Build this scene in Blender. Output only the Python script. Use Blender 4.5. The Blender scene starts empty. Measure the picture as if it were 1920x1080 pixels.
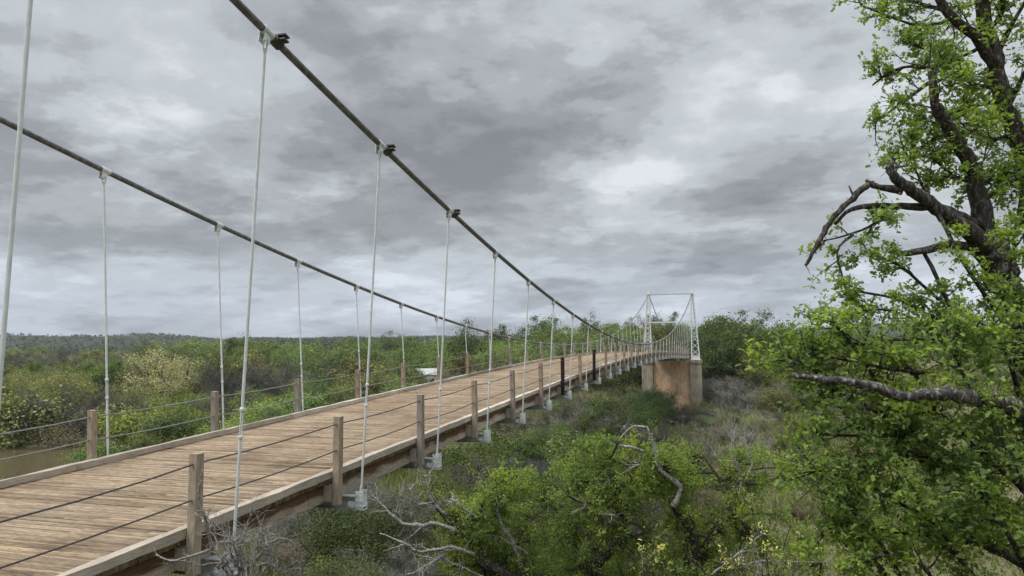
import bpy, math, random
import numpy as np
from mathutils import Vector, Matrix, noise
rnd = random.Random(11)
R = np.random.RandomState(7)
sc = bpy.context.scene
COL = sc.collection

# ------------------------------------------------------------------ camera
F, PIT, YAW, ROL, CX, CZ = 1359.82, 0.0686, 0.2937, -0.0090, 8.7302, 2.1372
def ray(px, py):
    """direction (forward component 1) through a point of the 1920x1080 frame"""
    u, v = px-960, py-540
    c, s = math.cos(-ROL), math.sin(-ROL); u, v = u*c-v*s, u*s+v*c
    x, up, y = u/F, -v/F, 1.0
    c, s = math.cos(PIT), math.sin(PIT); Y, Z = y*c-up*s, y*s+up*c
    c, s = math.cos(YAW), math.sin(YAW)
    return np.array([x*c-Y*s, x*s+Y*c, Z])
EYE = np.array([CX, 0, CZ])
def at(px, py, d): return EYE + d*ray(px, py)
cam = bpy.data.cameras.new('camera'); camo = bpy.data.objects.new('camera', cam); COL.objects.link(camo)
f0 = ray(960, 540); rt = ray(960+F, 540)-f0; up_ = ray(960, 540-F)-f0
M4 = Matrix(((rt[0], up_[0], -f0[0], CX), (rt[1], up_[1], -f0[1], 0), (rt[2], up_[2], -f0[2], CZ), (0, 0, 0, 1)))
camo.matrix_world = M4
cam.sensor_width = 36; cam.lens = F/1920*36; cam.clip_start = 0.1; cam.clip_end = 20000
sc.camera = camo

# ------------------------------------------------------------------ sky, sun, exposure
SUN_EL, SUN_AZ = math.radians(58), math.radians(-125)       # azimuth from +Y, clockwise
world = bpy.data.worlds.new('World'); sc.world = world; world.use_nodes = True
def build_sky():
    nt = world.node_tree; nt.nodes.clear(); N = nt.nodes.new; L = nt.links.new
    def mth(op, a, b=None, c=None, clamp=False):
        n = N('ShaderNodeMath'); n.operation = op; n.use_clamp = clamp
        for i, q in enumerate((a, b, c)):
            if q is None: continue
            if isinstance(q, (int, float)): n.inputs[i].default_value = q
            else: L(q, n.inputs[i])
        return n.outputs[0]
    out = N('ShaderNodeOutputWorld'); bg = N('ShaderNodeBackground'); bg.inputs[1].default_value = 0.1
    L(bg.outputs[0], out.inputs[0])
    sky = N('ShaderNodeTexSky'); sky.sky_type = 'NISHITA'; sky.sun_disc = False
    sky.sun_elevation = SUN_EL; sky.sun_rotation = SUN_AZ
    tc = N('ShaderNodeTexCoord'); sep = N('ShaderNodeSeparateXYZ'); L(tc.outputs['Generated'], sep.inputs[0])
    x, y, z = sep.outputs
    zc = mth('MAXIMUM', z, 0.0)
    den = mth('ADD', zc, 0.20)
    cx, cy = mth('DIVIDE', x, den), mth('DIVIDE', y, den)
    cmb = N('ShaderNodeCombineXYZ'); L(cx, cmb.inputs[0]); L(cy, cmb.inputs[1])
    def nz(scale, det, rough, dist, off, st=(1, 1, 1), rot=0.0):
        mp = N('ShaderNodeMapping'); mp.inputs['Location'].default_value = off; mp.inputs['Scale'].default_value = st
        mp.inputs['Rotation'].default_value = (0, 0, rot)
        L(cmb.outputs[0], mp.inputs[0])
        n = N('ShaderNodeTexNoise'); L(mp.outputs[0], n.inputs['Vector'])
        n.inputs['Scale'].default_value = scale; n.inputs['Detail'].default_value = det
        n.inputs['Roughness'].default_value = rough; n.inputs['Distortion'].default_value = dist
        return n.outputs['Fac']
    big = nz(0.45, 3, 0.5, 0.4, (3.1, 7.7, 0), (1, 1, 1), 0.3)
    mid = nz(1.05, 12, 0.60, 0.12, (11.3, 2.2, 0), (1, 1, 1), 0.3)
    f0_ = nz(3.6, 10, 0.6, 0.0, (5.3, 9.1, 0)); fin = mth('SUBTRACT', 1.0, mth('MULTIPLY', mth('ABSOLUTE', mth('SUBTRACT', f0_, 0.5)), 4.0))
    t = mth('ADD', mth('MULTIPLY', big, 0.8), mth('ADD', mth('MULTIPLY', mid, 1.45), mth('MULTIPLY', fin, 0.12)))
    t = mth('SUBTRACT', t, 0.71)
    def edge(v, lo, hi):
        m_ = N('ShaderNodeMapRange'); m_.interpolation_type = 'SMOOTHSTEP'; L(v, m_.inputs['Value']); m_.inputs['From Min'].default_value = lo; m_.inputs['From Max'].default_value = hi; return m_.outputs[0]
    s1 = nz(1.5, 12, 0.6, 0.0, (31.3, 4.2, 0), (1, 1, 1), 0.9); s2 = nz(2.9, 12, 0.58, 0.0, (1.3, 24.2, 0), (1, 1, 1), 0.2)
    lump = nz(6.5, 8, 0.55, 0.0, (8.3, 2.2, 0))
    t = mth('SUBTRACT', t, mth('MULTIPLY', edge(s1, .50, .585), 0.10)); t = mth('ADD', t, mth('MULTIPLY', edge(s2, .54, .62), 0.085))
    t = mth('ADD', t, mth('MULTIPLY', mth('SUBTRACT', lump, .5), 0.22)); t = mth('ADD', t, 0.042)
    # broad lighter and darker masses of cloud, as directions in the sky
    def blob(px, py, wx, wy, amp, prev, rotdeg=0):
        d = ray(px, py); d = d/np.linalg.norm(d)
        az = math.atan2(d[0], d[1]); el = math.asin(d[2])
        r_ = ray(px+100, py); r_ /= np.linalg.norm(r_)
        A = mth('SUBTRACT', mth('ARCTAN2', x, y), az); E = mth('SUBTRACT', mth('ARCSINE', z), el)
        c, s = math.cos(math.radians(rotdeg)), math.sin(math.radians(rotdeg))
        A2 = mth('ADD', mth('MULTIPLY', A, c/wx), mth('MULTIPLY', E, s/wx))
        E2 = mth('ADD', mth('MULTIPLY', A, -s/wy), mth('MULTIPLY', E, c/wy))
        q = mth('ADD', mth('MULTIPLY', A2, A2), mth('MULTIPLY', E2, E2))
        g = mth('MULTIPLY', mth('EXPONENT', mth('MULTIPLY', q, -1.0)), amp)
        return mth('ADD', prev, g)
    for b in BLOBS: t = blob(b[0], b[1], b[2], b[3], b[4], t, b[5] if len(b) > 5 else 0)
    ramp = N('ShaderNodeValToRGB'); L(t, ramp.inputs[0]); cr = ramp.color_ramp
    cr.interpolation = 'EASE'
    stops = [(0.18, (1.92, 2.04, 2.16)), (0.36, (2.6, 2.77, 2.93)), (0.50, (3.65, 3.88, 4.1)), (0.63, (4.8, 5.12, 5.4)), (0.86, (6.9, 7.2, 7.5))]
    while len(cr.elements) < len(stops): cr.elements.new(0.5)
    for e, (p_, c_) in zip(cr.elements, stops): e.position = p_; e.color = (c_[0]/10, c_[1]/10, c_[2]/10, 1)
    # lower air is bluer and streaked
    low = mth('MULTIPLY', mth('SUBTRACT', 1.0, mth('MULTIPLY', zc, 7.0), clamp=True), 0.75)
    mixb = N('ShaderNodeMix'); mixb.data_type = 'RGBA'; mixb.blend_type = 'MULTIPLY'
    L(low, mixb.inputs['Factor']); L(ramp.outputs[0], mixb.inputs['A']); mixb.inputs['B'].default_value = (0.90, 0.99, 1.15, 1)
    # an overcast sky is brightest overhead
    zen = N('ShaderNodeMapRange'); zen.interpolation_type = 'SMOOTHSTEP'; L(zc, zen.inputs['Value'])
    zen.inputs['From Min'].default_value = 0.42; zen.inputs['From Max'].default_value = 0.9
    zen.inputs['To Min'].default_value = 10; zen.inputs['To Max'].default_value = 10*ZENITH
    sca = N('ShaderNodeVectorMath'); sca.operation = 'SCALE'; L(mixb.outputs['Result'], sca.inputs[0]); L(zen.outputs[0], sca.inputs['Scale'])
    mx = N('ShaderNodeMix'); mx.data_type = 'RGBA'; mx.inputs['Factor'].default_value = 0.95
    L(sky.outputs[0], mx.inputs['A']); L(sca.outputs[0], mx.inputs['B'])
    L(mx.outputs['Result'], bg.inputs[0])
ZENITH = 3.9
BLOBS = [(250, 40, .35, .10, .12), (60, 150, .14, .08, .05), (600, 330, .30, .09, -.12), (950, 240, .32, .10, -.10), (150, 430, .22, .05, -.12), (1350, 40, .40, .05, -.04),
         (1215, 345, .11, .04, .17), (1330, 190, .14, .03, .11, 40), (1480, 350, .13, .045, -.14), (280, 245, .10, .03, .05), (280, 520, .28, .025, .16), (1000, 470, .5, .03, .08),
         (1350, 440, .2, .03, .10), (640, 585, .6, .012, .08), (700, 150, .2, .06, -.06), (1050, 500, .3, .012, -.08), (1300, 590, .3, .01, .10)]
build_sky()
sl = bpy.data.lights.new('sun', 'SUN'); sl.energy = 2.0; sl.angle = math.radians(22); sl.color = (1, .96, .9)
slo = bpy.data.objects.new('sun', sl); COL.objects.link(slo)
sd = Vector((math.sin(SUN_AZ)*math.cos(SUN_EL), math.cos(SUN_AZ)*math.cos(SUN_EL), math.sin(SUN_EL)))
slo.rotation_euler = sd.to_track_quat('Z', 'Y').to_euler()
sc.view_settings.view_transform = 'Standard'; sc.cycles.volume_bounces = 0; sc.view_settings.look = 'None'; sc.view_settings.exposure = 0.22; sc.view_settings.gamma = 1
sc.cycles.max_bounces = 6; sc.cycles.transparent_max_bounces = 6; sc.cycles.diffuse_bounces = 4

# ------------------------------------------------------------------ mesh helpers
class MB:
    def __init__(s): s.v = []; s.f = []
    def add(s, vs, fs):
        o = len(s.v); s.v += [tuple(map(float, q)) for q in vs]; s.f += [tuple(i+o for i in f) for f in fs]
    def box(s, a, b, ax=None, org=(0, 0, 0)):
        (x0, y0, z0), (x1, y1, z1) = a, b
        vs = [(x, y, z) for z in (z0, z1) for x, y in ((x0, y0), (x1, y0), (x1, y1), (x0, y1))]
        if ax is not None: vs = [np.array(org)+q[0]*ax[0]+q[1]*ax[1]+q[2]*ax[2] for q in vs]
        s.add(vs, [(3, 2, 1, 0), (4, 5, 6, 7), (0, 1, 5, 4), (1, 2, 6, 5), (2, 3, 7, 6), (3, 0, 4, 7)])
    def tube(s, pts, rad, n=8, caps=True, jag=0.0):
        pts = [np.array(p, float) for p in pts]; m = len(pts)
        if not hasattr(rad, '__len__'): rad = [rad]*m
        vs = []; prev = None
        for i, p in enumerate(pts):
            t = pts[min(i+1, m-1)]-pts[max(i-1, 0)]; t /= (np.linalg.norm(t)+1e-9)
            if prev is None:
                a = np.array([0, 0, 1.]) if abs(t[2]) < .9 else np.array([1., 0, 0]); u = np.cross(t, a)
            else: u = prev-t*np.dot(prev, t)
            u /= (np.linalg.norm(u)+1e-9); prev = u; w = np.cross(t, u)
            for k in range(n):
                an = 2*math.pi*k/n; r = rad[i]*(1+(jag*(R.rand()-.5) if jag else 0))
                vs.append(p+r*(math.cos(an)*u+math.sin(an)*w))
        fs = []
        for i in range(m-1):
            for k in range(n):
                a, b = i*n+k, i*n+(k+1) % n
                fs.append((a, b, b+n, a+n))
        if caps: fs.append(tuple(range(n-1, -1, -1))); fs.append(tuple((m-1)*n+k for k in range(n)))
        s.add(vs, fs)
    def bar(s, p, q, w, h=None):
        """rectangular bar from p to q"""
        p, q = np.array(p, float), np.array(q, float); h = h or w
        t = q-p; l = np.linalg.norm(t); t /= l
        a = np.array([0, 1., 0]) if abs(t[1]) < .9 else np.array([1., 0, 0])
        u = np.cross(t, a); u /= np.linalg.norm(u); v = np.cross(t, u)
        s.box((-w/2, -h/2, 0), (w/2, h/2, l), (u, v, t), p)
    def build(s, name, mat, parent=None, smooth=False):
        return mesh_obj(name, np.array(s.v), s.f, mat, parent, smooth)
def make_mesh(name, V, Fs, mat, smooth=False):
    me = bpy.data.meshes.new(name)
    V = np.asarray(V, np.float32)
    if isinstance(Fs, np.ndarray):
        nf, k = Fs.shape
        me.vertices.add(len(V)); me.vertices.foreach_set('co', V.ravel())
        me.loops.add(nf*k); me.loops.foreach_set('vertex_index', Fs.astype(np.int32).ravel())
        me.polygons.add(nf); me.polygons.foreach_set('loop_start', np.arange(0, nf*k, k, dtype=np.int32))
        me.polygons.foreach_set('loop_total', np.full(nf, k, np.int32)); me.update(calc_edges=True)
    else: me.from_pydata([tuple(map(float, q)) for q in V], [], Fs)
    if smooth: me.polygons.foreach_set('use_smooth', [True]*len(me.polygons))
    if mat: me.materials.append(mat)
    return me
def mesh_obj(name, V, Fs, mat, parent=None, smooth=False):
    o = bpy.data.objects.new(name, make_mesh(name, V, Fs, mat, smooth)); COL.objects.link(o)
    if parent: o.parent = parent
    return o
def tag(o, label=None, cat=None, group=None, kind=None):
    if label: o['label'] = label
    if cat: o['category'] = cat
    if group: o['group'] = group
    if kind: o['kind'] = kind
    return o
def empty(name, loc=(0, 0, 0), rz=0):
    o = bpy.data.objects.new(name, None); COL.objects.link(o); o.location = loc; o.rotation_euler = (0, 0, rz); return o
def copy_tree(o, parent=None):
    c = o.copy(); COL.objects.link(c); c.parent = parent
    for ch in list(o.children): copy_tree(ch, c)
    return c

# ------------------------------------------------------------------ materials
class Mat:
    def __init__(s, name, rough=.8, spec=.3, metal=0):
        s.m = bpy.data.materials.new(name); s.m.use_nodes = True; s.nt = s.m.node_tree
        s.b = s.nt.nodes['Principled BSDF']; s.b.inputs['Roughness'].default_value = rough
        s.b.inputs['Specular IOR Level'].default_value = spec; s.b.inputs['Metallic'].default_value = metal
    def N(s, t): return s.nt.nodes.new(t)
    def L(s, a, b): s.nt.links.new(a, b)
    def coord(s, scale=(1, 1, 1), kind='Object'):
        tc = s.N('ShaderNodeTexCoord'); mp = s.N('ShaderNodeMapping'); mp.inputs['Scale'].default_value = scale
        s.L(tc.outputs[kind], mp.inputs[0]); return mp.outputs[0]
    def noise(s, vec, scale, det=5, rough=.55, dist=0):
        n = s.N('ShaderNodeTexNoise'); s.L(vec, n.inputs['Vector']); n.inputs['Scale'].default_value = scale
        n.inputs['Detail'].default_value = det; n.inputs['Roughness'].default_value = rough; n.inputs['Distortion'].default_value = dist
        return n.outputs['Fac']
    def ramp(s, fac, stops):
        r = s.N('ShaderNodeValToRGB'); s.L(fac, r.inputs[0]); cr = r.color_ramp
        while len(cr.elements) < len(stops): cr.elements.new(.5)
        for e, (p, c) in zip(cr.elements, stops): e.position = p; e.color = (*c, 1) if len(c) == 3 else c
        return r.outputs[0]
    def mix(s, fac, a, b, mode='MIX'):
        n = s.N('ShaderNodeMix'); n.data_type = 'RGBA'; n.blend_type = mode
        for k, q in (('Factor', fac), ('A', a), ('B', b)):
            if isinstance(q, (int, float)): n.inputs[k].default_value = q
            elif isinstance(q, tuple): n.inputs[k].default_value = (*q, 1)
            else: s.L(q, n.inputs[k])
        return n.outputs['Result']
    def color(s, c): s.L(c, s.b.inputs['Base Color'])
    def bump(s, h, strength=.4, dist=.01):
        n = s.N('ShaderNodeBump'); n.inputs['Strength'].default_value = strength; n.inputs['Distance'].default_value = dist
        s.L(h, n.inputs['Height']); s.L(n.outputs[0], s.b.inputs['Normal'])

def m_half(m, q):
    n = m.N('ShaderNodeMath'); n.operation = 'MULTIPLY'; m.L(q, n.inputs[0]); n.inputs[1].default_value = .5; return n.outputs[0]
def wood_mat(name, grain, dark, mid, light, island=True, stain=None):
    m = Mat(name, .85, .15); v = m.coord(grain)
    n1 = m.noise(v, 14, 6, .6, .3); n2 = m.noise(m.coord((1, 1, 1)), 1.4, 4)
    c = m.ramp(n1, [(.28, dark), (.5, mid), (.74, light)])
    if island:
        g = m.N('ShaderNodeNewGeometry')
        c = m.mix(1.0, c, m.ramp(g.outputs['Random Per Island'], [(0, (.42, .38, .35)), (.10, (.78, .75, .72)), (.45, (1, .98, .95)), (.75, (1.05, 1.08, 1.12)), (1, (1.42, 1.38, 1.32))]), 'MULTIPLY')
    c = m.mix(.75, c, m.ramp(n2, [(.3, (.78, .76, .74)), (.7, (1.15, 1.13, 1.1))]), 'MULTIPLY')
    if stain == 'drip':
        at_ = m.N('ShaderNodeAttribute'); at_.attribute_name = 'height'; nn = m.noise(m.coord((1.5, .8, 3)), 1.7, 5, .6)
        ad = m.N('ShaderNodeMath'); ad.operation = 'MULTIPLY_ADD'; m.L(nn, ad.inputs[0]); ad.inputs[1].default_value = 1.5; m.L(at_.outputs['Fac'], ad.inputs[2])
        c = m.mix(m.ramp(ad.outputs[0], [(.55, (0, 0, 0)), (.72, (1, 1, 1))]) if False else m.ramp(m_half(m, ad.outputs[0]), [(.56, (0, 0, 0)), (.68, (1, 1, 1))]), c, m.mix(1.0, c, (.36, .25, .18), 'MULTIPLY'))
    elif stain: c = m.mix(m.ramp(m.noise(m.coord((.6, .6, .5)), 1.1, 3), [(.42, (0, 0, 0)), (.62, (1, 1, 1))]), c, m.mix(1.0, c, stain, 'MULTIPLY'))
    if name == 'deck_planks':
        w1 = m.noise(m.coord((1, .25, 1)), .9, 5, .65); w2 = m.noise(m.coord((.8, 14, 1)), 2.2, 5, .7)
        c = m.mix(.55, c, m.ramp(w1, [(.32, (.66, .58, .52)), (.5, (1, 1, 1)), (.68, (1.12, 1.15, 1.18))]), 'MULTIPLY')
        c = m.mix(m.ramp(w2, [(.61, (0, 0, 0)), (.71, (.6, .6, .6))]), c, (.085, .058, .042))
    m.color(c); m.bump(n1, .6, .008); return m.m
M = {}
M['deck'] = wood_mat('deck_planks', (.5, 9, 9), (.075, .050, .034), (.315, .240, .165), (.55, .455, .335))
M['curb'] = wood_mat('curb_timber', (9, .35, 9), (.22, .18, .14), (.45, .40, .34), (.62, .57, .50))
M['beam'] = wood_mat('stringer_timber', (6, .3, 6), (.17, .13, .10), (.42, .36, .30), (.60, .55, .48), True, 'drip')
M['post_a'] = wood_mat('post_wood_brown', (9, 9, .5), (.13, .10, .07), (.33, .27, .20), (.52, .45, .36), False)
M['post_b'] = wood_mat('post_wood_grey', (9, 9, .5), (.12, .10, .085), (.27, .235, .20), (.42, .38, .34), False)
M['post_c'] = wood_mat('post_wood_reddish', (9, 9, .5), (.12, .085, .065), (.31, .235, .18), (.46, .38, .31), False)
def simple(name, col, rough=.6, spec=.4, metal=0, var=.15, vs=6, bump=0):
    m = Mat(name, rough, spec, metal); n = m.noise(m.coord(), vs, 6, .6)
    c = m.ramp(n, [(.3, tuple(q*(1-var) for q in col)), (.7, tuple(q*(1+var) for q in col))]); m.color(c)
    if bump: m.bump(n, .5, bump)
    return m.m
M['post_dark'] = simple('charred_post', (.022, .017, .015), .8, .2)
M['paint'] = simple('grey_white_paint', (.60, .63, .62), .5, .4, 0, .12, 9)
M['paint_dull'] = simple('weathered_grey_paint', (.40, .42, .41), .55, .4, 0, .25, 14)
M['bolt'] = simple('bolt_steel', (.20, .20, .20), .5, .4, .3)
M['clamp_dark'] = simple('dark_clamp_iron', (.06, .058, .055), .6, .3, 0, .3, 20)
M['rail'] = simple('rail_wire_rope', (.075, .068, .07), .65, .3, 0, .3, 30)
M['rail_grey'] = simple('galvanised_wire_rope', (.22, .22, .205), .5, .4, .1, .25, 30)
def cable_mat():
    m = Mat('cable_wires', .5, .4, .25); v = m.coord((1, 1, 1)); n = m.noise(v, 9, 6, .7)
    c = m.ramp(n, [(.3, (.07, .07, .068)), (.5, (.13, .131, .128)), (.64, (.22, .222, .216)), (.75, (.14, .12, .10))]); m.color(c)
    w = m.noise(m.coord((60, .6, 60)), 3, 2); m.bump(w, .5, .01); return m.m
M['cable'] = cable_mat()
def concrete(name, stops, zscale=.35, sc_=1.6):
    m = Mat(name, .9, .15); n1 = m.noise(m.coord((1, 1, zscale)), sc_, 8, .65); n2 = m.noise(m.coord((1, 1, .25)), 5, 4)
    c = m.ramp(n1, stops); c = m.mix(.7, c, m.ramp(n2, [(.35, (.72, .70, .67)), (.65, (1.15, 1.15, 1.12))]), 'MULTIPLY'); m.color(c); m.bump(n2, .4, .03); return m.m
M['pier_col'] = concrete('pier_column_concrete', [(.3, (.19, .155, .115)), (.5, (.34, .30, .235)), (.7, (.44, .40, .33))])
M['pier_wall'] = concrete('pier_wall_rusty_concrete', [(.28, (.36, .25, .17)), (.42, (.54, .38, .25)), (.58, (.66, .47, .32)), (.75, (.58, .51, .41))], .45, .8)
M['pier_cap'] = concrete('pier_cap_concrete', [(.3, (.16, .12, .09)), (.7, (.34, .29, .23))])

def leaf_mat(name, trans=.35, island=.5, nscale=.6, hue=(1.12, 1.10, .85), gain=1.0):
    """foliage coloured by the object's own colour, varied per leaf and in clumps"""
    m = Mat(name, .6, .25)
    oi = m.N('ShaderNodeObjectInfo'); g = m.N('ShaderNodeNewGeometry')
    c = m.mix(1.0, m.mix(1.0, oi.outputs['Color'], (gain,)*3, 'MULTIPLY'), m.ramp(g.outputs['Random Per Island'], [(0, (1-island,)*3), (.5, (1, 1, 1)), (1, (1+island, 1+island*.9, 1+island*.3))]), 'MULTIPLY')
    n = m.noise(m.coord(), nscale, 3)
    c = m.mix(1.0, c, m.ramp(n, [(.35, (.72, .78, .85)), (.5, (1, 1, 1)), (.66, hue)]), 'MULTIPLY')
    m.color(c)
    tr = m.N('ShaderNodeBsdfTranslucent'); m.L(m.mix(1.0, c, (1.25, 1.3, .6), 'MULTIPLY'), tr.inputs[0])
    mx = m.N('ShaderNodeMixShader'); mx.inputs[0].default_value = trans
    out = [n_ for n_ in m.nt.nodes if n_.type == 'OUTPUT_MATERIAL'][0]
    m.L(m.b.outputs[0], mx.inputs[1]); m.L(tr.outputs[0], mx.inputs[2]); m.L(mx.outputs[0], out.inputs[0]); return m.m
M['leaf'] = leaf_mat('tree_leaves', .25, .45, gain=1.2); M['leaf_near'] = leaf_mat('oak_leaves', .55, .4, 1.6, (1.3, 1.25, .8), 1.12)
M['twig'] = leaf_mat('bare_twigs', 0, .35, .5, (1.15, 1.1, 1.0))
def bark(name, a, b, c_, sc_=18, z=.4, bs=.03):
    m = Mat(name, .95, .1); n = m.noise(m.coord((1, 1, z)), sc_, 7, .7, .4); m.color(m.ramp(n, [(.34, a), (.52, b), (.68, c_)])); m.bump(n, .9, bs); return m.m
M['bark'] = bark('dark_bark', (.018, .016, .014), (.065, .057, .05), (.24, .22, .195), 34, .35)
M['bark_lichen'] = bark('lichen_bark', (.05, .043, .037), (.34, .32, .29), (.75, .73, .69), 40, 1)
M['bark_flecked'] = bark('flecked_bark', (.03, .026, .022), (.10, .09, .08), (.55, .53, .50), 26, .6, .03)
M['bark_far'] = bark('trunk_bark', (.06, .052, .045), (.13, .115, .10), (.2, .18, .16), 5, .4)
M['bark_pale'] = bark('bleached_wood', (.07, .062, .055), (.24, .225, .205), (.46, .44, .41), 45, 1, .006)

# ------------------------------------------------------------------ bridge geometry laws
YM, SP, Y0 = 53.96, 3.2827, 4.5793
def D(y):
    t = ((min(y, 112)-YM)/30)**2; return 1.0-.5361*t+.0538*t*t-.02*max(0, y-112)
def Cz(y): t = ((y-YM)/30)**2; return 1.584+1.8438*t+.0365*t*t
def Qx(y): return 2.752+.1212*((y-YM)/30)**2
TOWER_Y = 110.2
bridge = tag(empty('suspension_bridge', (0, 0, 0)), 'long timber decked suspension bridge with white steel hangers crossing the wooded valley', 'bridge')
def deck():
    V = []; Fq = []; y = -3.0; i = 0
    while y < 126:
        w = .046+.006*R.rand() if y < 45 else .09+.02*R.rand()
        z = D(y)-.22+.007*(R.rand()-.5); e0 = 2.36+.03*R.rand(); e1 = 2.36+.03*R.rand(); g = .005
        xs = [-e0, e1]
        if y < 45:      # butt joint somewhere along the strip
            j = R.uniform(-2, 2); segs = [(-e0, j-.003), (j+.003, e1)]
        else: segs = [(-e0, e1)]
        for a, b in segs:
            o = len(V); zz = z+.004*(R.rand()-.5); s = D(y+w)-D(y)
            V += [(a, y, zz), (b, y, zz), (b, y+w-g, zz+s), (a, y+w-g, zz+s), (a, y, zz-.09), (b, y, zz-.09), (b, y+w-g, zz+s-.09), (a, y+w-g, zz+s-.09)]
            Fq += [(o, o+1, o+2, o+3), (o, o+4, o+5, o+1), (o+1, o+5, o+6, o+2), (o+2, o+6, o+7, o+3), (o+3, o+7, o+4, o), (o+7, o+6, o+5, o+4)]
        y += w
    mesh_obj('deck', np.array(V), np.array(Fq), M['deck'], bridge)
deck()
def run_beam(mb, x0, x1, zt, zb, y0, y1, seg=6.57, gap=.012, jit=.006):
    y = y0
    while y < y1:
        ye = min(y+seg, y1); n = 14; o = len(mb.v); dx = jit*(R.rand()-.5)*2; dz = jit*(R.rand()-.5)*2
        ys = np.linspace(y, ye-gap, n); vs = []
        for q in ys:
            for (xx, zz) in ((x0, zb), (x1, zb), (x1, zt), (x0, zt)): vs.append((xx+dx+.007*(R.rand()-.5), q, D(q)+zz+dz+(.012*(R.rand()-.5) if R.rand() < .8 else -.012)))
        fs = [(0, 1, 2, 3)[::-1], tuple((n-1)*4+k for k in range(4))]
        for i in range(n-1):
            for k in range(4):
                a, b = i*4+k, i*4+(k+1) % 4; fs.append((a, a+4, b+4, b))
        mb.add(vs, fs); y = ye
def hattr(o):
    me = o.data; a = me.attributes.new('height', 'FLOAT', 'POINT'); a.data.foreach_set('value', np.tile([0., 0., 1., 1.], len(me.vertices)//4).astype(np.float32))
for s in (1, -1):
    mb = MB(); run_beam(mb, *sorted((s*2.335, s*2.455)), -.10, -.212, -3, 126); mb.build('curb', M['curb'], bridge)
    mb = MB(); run_beam(mb, *sorted((s*2.19, s*2.31)), -.325, -.62, -3, 126, 6.57, .008); hattr(mb.build('stringer', M['beam'], bridge))
    mb = MB(); run_beam(mb, *sorted((s*1.0, s*1.12)), -.325, -.62, -3, 126, 6.57, .008); hattr(mb.build('stringer', M['beam'], bridge))
# floor beams with end plates (a copy of one at every panel)
def floor_beam():
    mb = MB(); h0, h1 = -.85, -.625
    mb.box((-2.76, -.08, h0), (2.76, .08, h0+.014)); mb.box((-2.6, -.08, h1-.014), (2.6, .08, h1)); mb.box((-2.6, -.006, h0+.016), (2.6, .006, h1-.016))
    o = mb.build('floor_beam', M['paint_dull'], bridge)
    for s in (1, -1):
        p = MB(); h = -.85
        x0, x1 = sorted((s*2.605, s*2.745))
        for yy in (-.082, .068): p.box((x0, yy, h0+.016), (x1, yy+.014, -.535))
        p.box((x0, -.068, -.80), (x1, .068, -.79))
        for (xx, zz) in ((2.64, -.60), (2.64, -.69), (2.71, -.69), (2.64, -.78), (2.71, -.78)):
            p.tube([(s*xx, -.080, zz), (s*xx, -.098, zz)], .014, 6)
        p.build('end_plate', M['paint'], o)
        p = MB(); x0, x1 = sorted((s*2.47, s*2.565)); p.box((x0, -.096, h0+.03), (x1, -.0, h0+.13))
        p.tube([(s*2.518, -.094, h0+.08), (s*2.518, -.125, h0+.08)], .022, 6); p.build('clip_plate', M['paint'], o)
    return o
fb = floor_beam()
NP = 32
beams = [fb]+[copy_tree(fb, bridge) for _ in range(NP-1)]
for k, o in enumerate(beams): y = Y0+k*SP; o.location = (0, y, D(y))
# main cables
for s in (1, -1):
    mb = MB(); ys = np.concatenate([np.linspace(-2, TOWER_Y-.3, 150)])
    mb.tube([(s*Qx(y), y, Cz(y)) for y in ys], .052, 12)
    zt = Cz(TOWER_Y)+.05
    mb.tube([(s*Qx(TOWER_Y), TOWER_Y-.5, Cz(TOWER_Y-.5)), (s*(Qx(TOWER_Y)), TOWER_Y, zt), (s*2.9, TOWER_Y+14, 4.2), (s*2.8, TOWER_Y+30, -1.0)], .055, 8)
    c = mb.build('main_cable', M['cable'], bridge, True)
    c['label'] = 'main cable on the side nearer the oak tree' if s > 0 else 'main cable on the river side'
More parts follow.
